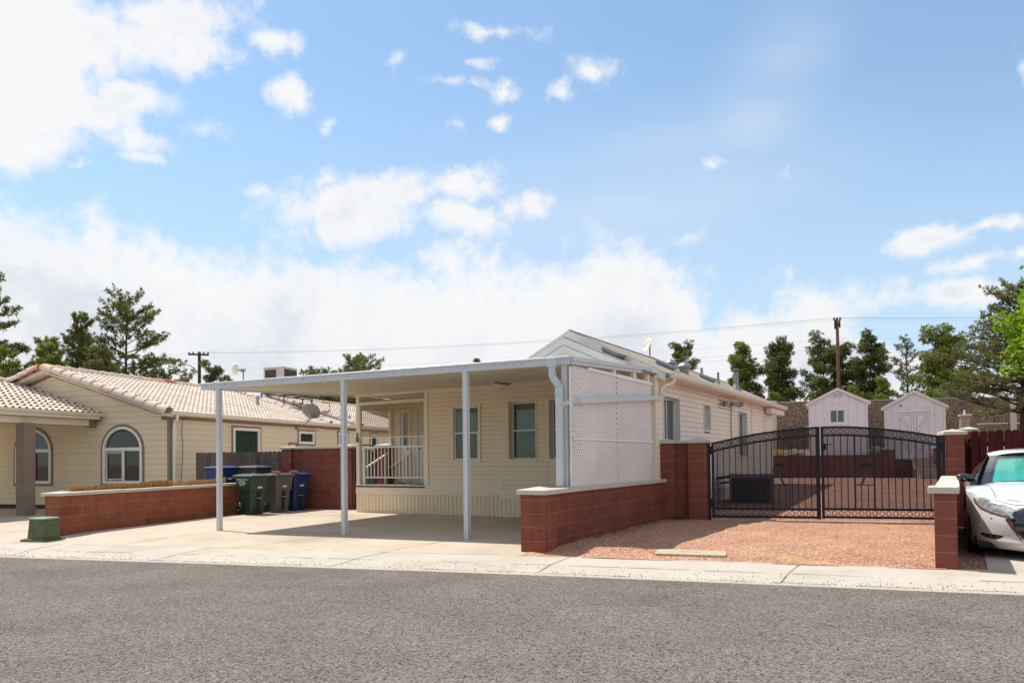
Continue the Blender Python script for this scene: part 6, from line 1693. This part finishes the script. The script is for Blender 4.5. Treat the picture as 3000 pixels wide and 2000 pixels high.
# ---------------------------------------------------------------- trees
def tri_mesh(name, tris, m, parent):
    v = []; f = []
    for t in tris:
        k = len(v); v.extend(t); f.append(tuple(range(k, k+len(t))))
    me = bpy.data.meshes.new(name); me.from_pydata([tuple(p) for p in v], [], f); me.materials.append(m); me.update()
    o = bpy.data.objects.new(name, me); COL.objects.link(o); o.parent = parent
    return o
def rv(R): 
    while True:
        v = Vector((R.uniform(-1, 1), R.uniform(-1, 1), R.uniform(-1, 1)))
        if .05 < v.length < 1: return v.normalized()
def tuft(tris, p, d, sz, nb, R, wid=.16):
    for _ in range(nb):
        q = (d*.8+rv(R)).normalized(); s = q.cross(rv(R)).normalized()*sz*wid*R.uniform(.6, 1.2); l = sz*R.uniform(.6, 1.2)
        tris.append((p-s*.4, p+q*l*.55+s, p+q*l, p+q*l*.5-s*.6))
def pine(label, loc, h, rad_, seed, m, mb_bark, limbs=34, f0=.12, prof=None, dens=1.0, sz=.24, up=(5, 38), mode="spray", group="pine trees behind the houses", name="pine_tree", cat="tree", multi=1, r0=None, bend=.25):
    R = random.Random(seed)
    T = thing(name, label, cat, loc, 0, group)
    bark = MB(); tris = []
    prof = prof or (lambda f: (1-f)**.6*(.55+.45*min(1, f/.25)))
    for st in range(multi):
        off = Vector((math.cos(st*2.1+seed), math.sin(st*2.1+seed), 0))*.55*rad_*(multi > 1)
        wob = [Vector((R.uniform(-1, 1), R.uniform(-1, 1), 0))*.03*h for _ in range(4)]
        hh = h*(1-.09*st); pts = []
        for i in range(9):
            k = i/8; w = wob[min(3, int(k*3.99))]*k*(1-k)*1.6
            pts.append(Vector((0, 0, -.5+(hh+.5)*k))+w+off*k**1.3)
        rr = (r0 or .016*h)/(multi**.5)
        bark.tube(pts, [rr*(1-.9*i/8)+.012 for i in range(9)], 8, cap=False)
        def tp(f): x = f*8; i = min(7, int(x)); return pts[i].lerp(pts[i+1], x-i)
        n = max(6, limbs//multi)
        for i in range(n):
            f = f0+(.98-f0)*((i+R.random())/n)
            az = i*2.39996+R.uniform(-.4, .4)+st*1.3
            L = max(.25, rad_*prof(f)*R.uniform(.55, 1.15))
            el = rad(R.uniform(*up)); el += max(0, f-.75)*2.0
            d = Vector((math.cos(az)*math.cos(el), math.sin(az)*math.cos(el), math.sin(el)))
            p = [tp(f)]
            for s in range(1, 6):
                d = (d+Vector((0, 0, bend*.14))+rv(R)*.15).normalized(); p.append(p[-1]+d*L/5)
            bark.tube(p, [max(.014, rr*.34*(1-f*.6))*(1-.85*s/5)+.006 for s in range(6)], 5, cap=False)
            if mode == "pad":
                for s in range(4):
                    k = (.45, .68, .86, 1.0)[s]; x = k*5; jx = min(4, int(x)); q = p[jx].lerp(p[jx+1], x-jx)+rv(R)*.28*L*.5
                    pr = (.20+.17*R.random())*(.55+.45*min(1.6, L)); npad = int(26*dens*(pr/.35)**1.6)+5
                    for _ in range(npad):
                        v = rv(R); v = Vector((v.x, v.y, v.z*.62+.12)); c = q+v*pr*(.55+.5*R.random())
                        tuft(tris, c, (v+Vector((0, 0, .45))).normalized(), sz, 5, R)
                    bark.tube([p[max(0, jx)], q], [.016, .006], 4, cap=False)
            else:
                nb = int(4+7*min(1.5, L/2.0))
                for s in range(nb):
                    k = .22+.78*(s+R.random())/nb; x = k*5; jx = min(4, int(x)); q = p[jx].lerp(p[jx+1], x-jx)
                    ax = (p[5]-p[0]).normalized(); sdv = ax.cross(Vector((0, 0, 1))).normalized()*(1 if s % 2 else -1)
                    sd = (ax*.75+sdv*R.uniform(.4, 1.0)+Vector((0, 0, R.uniform(.05, .55)))).normalized(); sl = (L*.36*(1.1-.6*k)+.18)*R.uniform(.6, 1.1)
                    e = q+sd*sl; md = q.lerp(e, .5)+rv(R)*.04
                    bark.tube([q, md, e], [.015, .010, .005], 4, cap=False)
                    nt = max(2, int(round(sl/.11*dens)))
                    for c in range(nt):
                        kk = .25+.75*(c+R.random())/nt; b = (q.lerp(md, kk*2) if kk < .5 else md.lerp(e, kk*2-1))+rv(R)*.07
                        tuft(tris, b, (sd+Vector((0, 0, .5))).normalized(), sz, 6, R)
                    tuft(tris, e, sd, sz, 8, R)
                tuft(tris, p[5], d, sz, 8, R)
        for _ in range(10): tuft(tris, pts[8]+rv(R)*sz*.9-Vector((0, 0, sz)), Vector((0, 0, 1)), sz, 6, R)
    bark.build("trunk", mb_bark, T, smooth=True, autouv=False)
    tri_mesh("crown", tris, m, T)
    return T
m_pine = leaf_mat("pine_needles", (.045, .068, .020), (.19, .215, .055), dry=(.22, .14, .05))
m_pine_b = leaf_mat("bright_pine_needles", (.075, .110, .020), (.28, .32, .055), trans=.35)
m_pine_g = leaf_mat("grey_pine_needles", (.070, .084, .036), (.235, .235, .095), dry=(.30, .18, .08), dryamt=.12)
m_broad = leaf_mat("broad_leaf", (.085, .17, .010), (.34, .50, .03), trans=.45)
m_bark_p = bark_mat("pine_bark", (.085, .052, .036), (.20, .125, .085)); m_bark_d = bark_mat("dark_bark", (.050, .034, .024), (.11, .075, .055))
def at(u, Z, z=0): return ((u-1500)/F_PX*Z+ .0115*(z-1.39)*0, Z, z)
def ztop(v, u, Z): return CAM_Z+(1342-.0115*(u-1500)-v)/F_PX*Z
open_prof = lambda f: (.95-.55*f) if f > .2 else .9
col_prof = lambda f: (.75+.25*math.sin(f*9))*(1-f)**.45
def P(label, u, Z, vtop, zb, R_, seed, **k): return pine(label, at(u, Z, zb), ztop(vtop, u, Z)-zb, R_, seed, k.pop("m", m_pine), k.pop("bark", m_bark_p), **k)
# left, behind the tan house
P("dark pine cut by the left edge of the picture", -42, 42, 832, 0, 3.3, 11, limbs=52, f0=.2, dens=1.2, prof=lambda f: 1.0-.62*f, up=(-8, 28))
P("bushy many-stemmed dark pine behind the gable peak of the tan house", 205, 44, 935, 0, 2.5, 12, limbs=84, multi=3, f0=.25, dens=1.3, up=(28, 66), prof=lambda f: .95*(1.1-f)**.5)
P("open branched pine standing clear against the sky, left of the street lamp", 374, 46, 898, 0, 3.7, 13, limbs=46, f0=.34, prof=lambda f: lerp([.3, .5, .65, .8, 1], [1.05, 1.12, .82, .72, .35], f), dens=.95, up=(8, 34), sz=.23)
P("low dense pine filling the gap left of the gable peak", 95, 40, 985, 0, 2.6, 14, limbs=70, multi=2, f0=.25, dens=1.2, m=m_pine_b, up=(5, 50))
P("rounded pine low behind the right half of the tan roof ridge", 290, 41, 1018, 0, 2.7, 15, limbs=56, f0=.3, dens=1.2, up=(5, 40), m=m_pine_g)
P("small round tree top just right of the left utility pole", 628, 58, 1080, 0, 1.15, 16, limbs=26, f0=.6, dens=1.0, sz=.2, mode="pad", prof=lambda f: .9)
P("tiny tree top beside the grid antenna", 668, 62, 1104, 0, .7, 17, limbs=10, f0=.78, dens=.7, sz=.18, mode="pad")
P("tiny tree top low against the sky left of the pole foot", 545, 60, 1108, 0, .9, 18, limbs=12, f0=.76, dens=.9, sz=.18)
P("tree whose flat top shows over the carport roof", 1060, 60, 1075, 0, 2.2, 19, limbs=46, f0=.45, dens=.9, prof=lambda f: .95, m=m_pine_g)
P("tree showing between the cooler rack and the porch", 985, 50, 1130, 0, 3.0, 20, limbs=70, f0=.2, dens=1.1, prof=lambda f: .9)
P("tree tip just clearing the middle of the carport roof", 1400, 60, 1054, 0, .9, 21, limbs=16, f0=.65, dens=.9, mode="pad")
# right, beyond the panel wall
P("small pine showing above the roof vents of number 58", 2003, 56, 1035, 1.5, 1.8, 31, limbs=36, f0=.3, dens=1.0, mode="pad", prof=lambda f: .95-.35*f)
P("yellow green pine, first left of the shed behind the panel wall", 2178, 50, 1022, 1.5, 1.9, 32, limbs=44, f0=.2, dens=1.0, mode="pad", prof=lambda f: lerp([0, .25, .5, .75, 1], [.8, 1.05, .7, .75, .35], f), m=m_pine_b, up=(15, 50))
P("full green pine between the yellow green pine and the utility pole", 2286, 49, 1018, 1.5, 2.3, 33, limbs=50, f0=.15, dens=1.05, mode="pad", prof=lambda f: lerp([0, .3, .5, .62, .8, 1], [1.0, 1.05, .75, .5, .55, .25], f), up=(5, 40))
P("broad pine directly behind the right utility pole", 2450, 51, 1008, 1.5, 2.2, 34, limbs=70, f0=.15, dens=1.0, mode="pad", multi=2, prof=lambda f: 1.0-.45*f, up=(5, 45))
P("tallest narrow pine just right of the right utility pole", 2556, 49, 990, 1.5, 2.1, 35, limbs=52, f0=.12, dens=1.05, mode="pad", prof=lambda f: lerp([0, .3, .6, .8, 1], [1.0, 1.05, .7, .5, .25], f), up=(5, 40))
P("thin sparse pine with bare trunk above the right shed peak", 2662, 50, 1010, 1.5, 1.6, 36, limbs=34, f0=.25, dens=.6, sz=.2, prof=lambda f: .85-.3*f, m=m_pine_g, up=(10, 50))
P("leafy pine between the thin pine and the big right pine", 2768, 47, 1003, 1.5, 2.4, 37, limbs=60, f0=.15, dens=1.05, mode="pad", prof=lambda f: 1.0-.45*f, m=m_pine_b, up=(5, 40))
P("big spreading grey green pine behind the maroon fence", 2996, 27, 850, .6, 2.7, 38, limbs=84, f0=.36, dens=1.15, sz=.15, prof=lambda f: lerp([.36, .45, .6, .75, 1], [1.0, 1.05, 1.05, .72, .25], f), up=(-6, 22), m=m_pine_g, bark=m_bark_d, r0=.16)
for i, (u, Z, v, R_) in enumerate(((2040, 44, 1175, .7), (2270, 43, 1150, .8), (2505, 43, 1140, .8), (2760, 42, 1150, .9), (2590, 43, 1112, .9))):
    P(("low bright young pine right of the flue pipe", "low bright young pine above the left end of the panel wall", "low bright young pine at the right eave of the left shed", "low bright young pine right of the right shed peak", "low bright young pine between the two shed peaks")[i], u, Z, v, 2.2, R_, 50+i, limbs=18, f0=.1, dens=1.0, mode="pad", m=m_pine_b, sz=.2, group="young pines along the panel wall")
# broad-leaved tree at the right edge: most of it stands out of the frame
def broadleaf(label, loc, h, crown_c, crown_r, seed, nclu):
    R = random.Random(seed); T = thing("broadleaf_tree", label, "tree", loc, 0)
    bark = MB(); tris = []
    bark.tube([(0, 0, -.3), (.03, .02, 1.2), (-.05, 0, 2.4), (-.02, .05, 3.6)], [.13, .11, .09, .05], 10)
    cc = Vector(crown_c)
    for i in range(nclu):
        d = rv(R); rr = R.uniform(.55, 1.0)
        c = cc+Vector((d.x*crown_r[0], d.y*crown_r[1], d.z*crown_r[2]))*rr
        if R.random() < .5:
            a = Vector((-.04, 0, R.uniform(1.8, 3.4))); mid = a.lerp(c, .5)+Vector((0, 0, .2)); bark.tube([a, mid, c], [.035, .02, .008], 5, cap=False)
        cr = R.uniform(.16, .34)
        for _ in range(int(95*cr/.25)):
            p = c+rv(R)*cr*R.random()**.5; s = R.uniform(.036, .066)
            n = (rv(R)+Vector((0, -.2, .6))).normalized(); u = n.cross(rv(R)).normalized(); w = n.cross(u)
            tris.append((p-u*s*.9, p+w*s*.55-u*s*.1, p+u*s*.9-n*s*.15, p-w*s*.55-u*s*.1))
    bark.build("trunk", m_bark_d, T, smooth=True, autouv=False); tri_mesh("crown", tris, m_broad, T)
broadleaf("bright green broad-leaved tree reaching in from the right edge", (9.75, 11.6, 0), 5, (-.35, 0, 3.45), (1.18, 1.2, 1.10), 71, 150)
# ---------------------------------------------------------------- the far side of the street, seen only as reflections
for (s0, w, hgt, lab) in ((-24, 17, 3.0, "low house across the street that the arched windows reflect"), (-2, 15, 3.1, "low house across the street that the bay windows reflect")):
    oh = thing("house_across_street", lab, "house", tuple(S(s0, -6.5, 0)), 18)
    mb = MB(); siding(mb, lambda u, o, z: (u, o, z), .4, hgt, .18, lambda z: (0, w), [(2, 3.4, 1.2, 2.4), (7, 8.6, 1.2, 2.4), (11.5, 12.9, 1.2, 2.4)], d=.02); mb.poly([(0, -7, 0), (w, -7, 0), (w, -7, hgt), (0, -7, hgt)]); mb.poly([(0, 0, 0), (0, -7, 0), (0, -7, hgt), (0, 0, hgt)]); mb.poly([(w, 0, 0), (w, -7, 0), (w, -7, hgt), (w, 0, hgt)]); mb.build("wall", [m_lap, m_lapshade], oh)
    mb = MB(); mb.box(0, w, -.05, .03, -.2, .4); mb.build("skirting", m_brown, oh)
    mb = MB(); mb.hexa([(-.4, .5, hgt-.1), (w+.4, .5, hgt-.1), (w+.4, -3.5, hgt+1.3), (-.4, -3.5, hgt+1.3), (-.4, .5, hgt), (w+.4, .5, hgt), (w+.4, -3.5, hgt+1.4), (-.4, -3.5, hgt+1.4)]); mb.hexa([(-.4, -7.5, hgt-.1), (w+.4, -7.5, hgt-.1), (w+.4, -3.5, hgt+1.3), (-.4, -3.5, hgt+1.3), (-.4, -7.5, hgt), (w+.4, -7.5, hgt), (w+.4, -3.5, hgt+1.4), (-.4, -3.5, hgt+1.4)]); mb.build("roof", m_shingle, oh)
    for u in (2, 7, 11.5): mb = MB(); mb.box(u-.1, u+1.6, -.08, -.02, 1.1, 2.5); mb.build("window", m_black_in, oh)
# ---------------------------------------------------------------- dry plants and litter
def blades(name, spots, m, hh, n, seed, label=None, cat=None, kind=None, spread=.25):
    R = random.Random(seed); tris = []
    for (x, y, z, rr, k) in spots:
        for _ in range(int(n*k)):
            a = R.uniform(0, 6.28); q = rr*R.random()**.6; p = Vector((x+q*math.cos(a), y+q*math.sin(a)*.8, z)); L = hh*R.uniform(.4, 1.2)
            d = (Vector((0, 0, 1))+rv(R)*spread*3).normalized(); s = d.cross(rv(R)).normalized()*.003
            tris.append((p-s, p+s, p+d*L))
    o = tri_mesh(name, tris, m, None); return tag(o, label, cat, None, kind)
m_dry = leaf_mat("dry_grass", (.42, .27, .08), (.66, .46, .17), trans=.3)
m_weed = leaf_mat("dull_weed", (.09, .09, .045), (.20, .17, .08), trans=.3)
def zg(x, y): s, t = toS(x, y); return z_gravel(s, t)+.01
sp = []; R = random.Random(5)
for (u, v, n, su, sv) in ((2300, 1565, 34, 70, 10), (2380, 1550, 18, 50, 9), (2210, 1585, 16, 40, 7), (2420, 1580, 20, 60, 8), (2660, 1600, 22, 50, 14), (2690, 1640, 20, 40, 8), (2590, 1570, 10, 50, 8), (2480, 1625, 8, 90, 10)):
    for _ in range(n):
        uu = u+R.gauss(0, su); vv = v+R.gauss(0, sv)
        hz_ = 1342-.0115*(uu-1500); Z = (CAM_Z-.06)*F_PX/(vv-hz_); X = (uu-1500)/F_PX*Z; s, t = toS(X, Z)
        if 9.85 < t < 15 and wall_line(t)+.35 < s < right_line(t)-.1: sp.append((X, Z, zg(X, Z), R.uniform(.03, .14), R.uniform(.3, 1)))
blades("dry_grass", sp, m_dry, .028, 26, 6, kind='stuff', spread=.6)
sp = []
for k in range(26):
    y = R.uniform(-3.6, -.2); p = Hf0(8.37+abs(R.gauss(.10, .10)), y, 0); sp.append((p.x, p.y, zg(p.x, p.y), R.uniform(.05, .13), R.uniform(.3, .9)))
blades("dry_weeds", sp, m_weed, .085, 34, 8, kind='stuff', spread=.5)
p = Hf0(8.46, .45, 0); blades("weed_clump", [(p.x+.08*k, p.y-.05*k, zg(p.x, p.y), .12, 1) for k in range(4)], m_weed, .17, 60, 9, "dull dry weed clump in the corner where the low wall meets the gate pier", "weed", spread=.5)
q = Yf(-1.17, .3, -.02); blades("dry_shrub", [(q.x+.1*math.cos(k*1.7), q.y+.1*math.sin(k*1.7), q.z, .13, 1) for k in range(7)], m_dry, .42, 70, 10, "pale yellow dry shrub beside the grey boulder on the terrace", "shrub", spread=.28)
mb = MB()
for _ in range(90):
    y = R.uniform(-4.3, -1.2); o_ = abs(R.gauss(.25, .25)); p = Hf0(8.45+o_, y, 0); s, t = toS(p.x, p.y)
    if t < 9.9: continue
    r = R.uniform(.006, .022); z = zg(p.x, p.y)+.004; a = R.uniform(0, 6); mb.poly([(p.x+r*math.cos(a+j*1.6)*R.uniform(.5, 1), p.y+r*math.sin(a+j*1.6), z+R.uniform(0, .010)) for j in range(4)])
for _ in range(70):
    s = R.uniform(-2.5, 3.2); t = R.uniform(9.9, 15.2); p = S(s, t, 0); r = R.uniform(.006, .016); a = R.uniform(0, 6); mb.poly([(p.x+r*math.cos(a+j*1.6), p.y+r*math.sin(a+j*1.6), zg(p.x, p.y)+.006+R.uniform(0, .008)) for j in range(4)])
tag(mb.build("pale_litter", mat("pale_paper", (.72, .66, .66), .8, .1, 20), autouv=False), kind='stuff')
mb = MB()
for _ in range(380):
    s = R.uniform(-12.5, -3.0); t = R.uniform(9.8, 16.5); p = S(s, t, z_drive(s, t)); r = R.uniform(.004, .012); a = R.uniform(0, 6); mb.poly([(p.x+r*math.cos(a+j*1.6)*R.uniform(.4, 1), p.y+r*math.sin(a+j*1.6), p.z+.004+R.uniform(0, .006)) for j in range(4)])
tag(mb.build("dry_leaf_bits", mat("dry_leaf", (.15, .10, .06), .9, .3, 20), autouv=False), kind='stuff')
SC.render.film_transparent = False
SC.cycles.use_denoising = True
SC.cycles.max_bounces = 8; SC.cycles.transparent_max_bounces = 12; SC.cycles.diffuse_bounces = 4
SC.cycles.caustics_reflective = False; SC.cycles.caustics_refractive = False
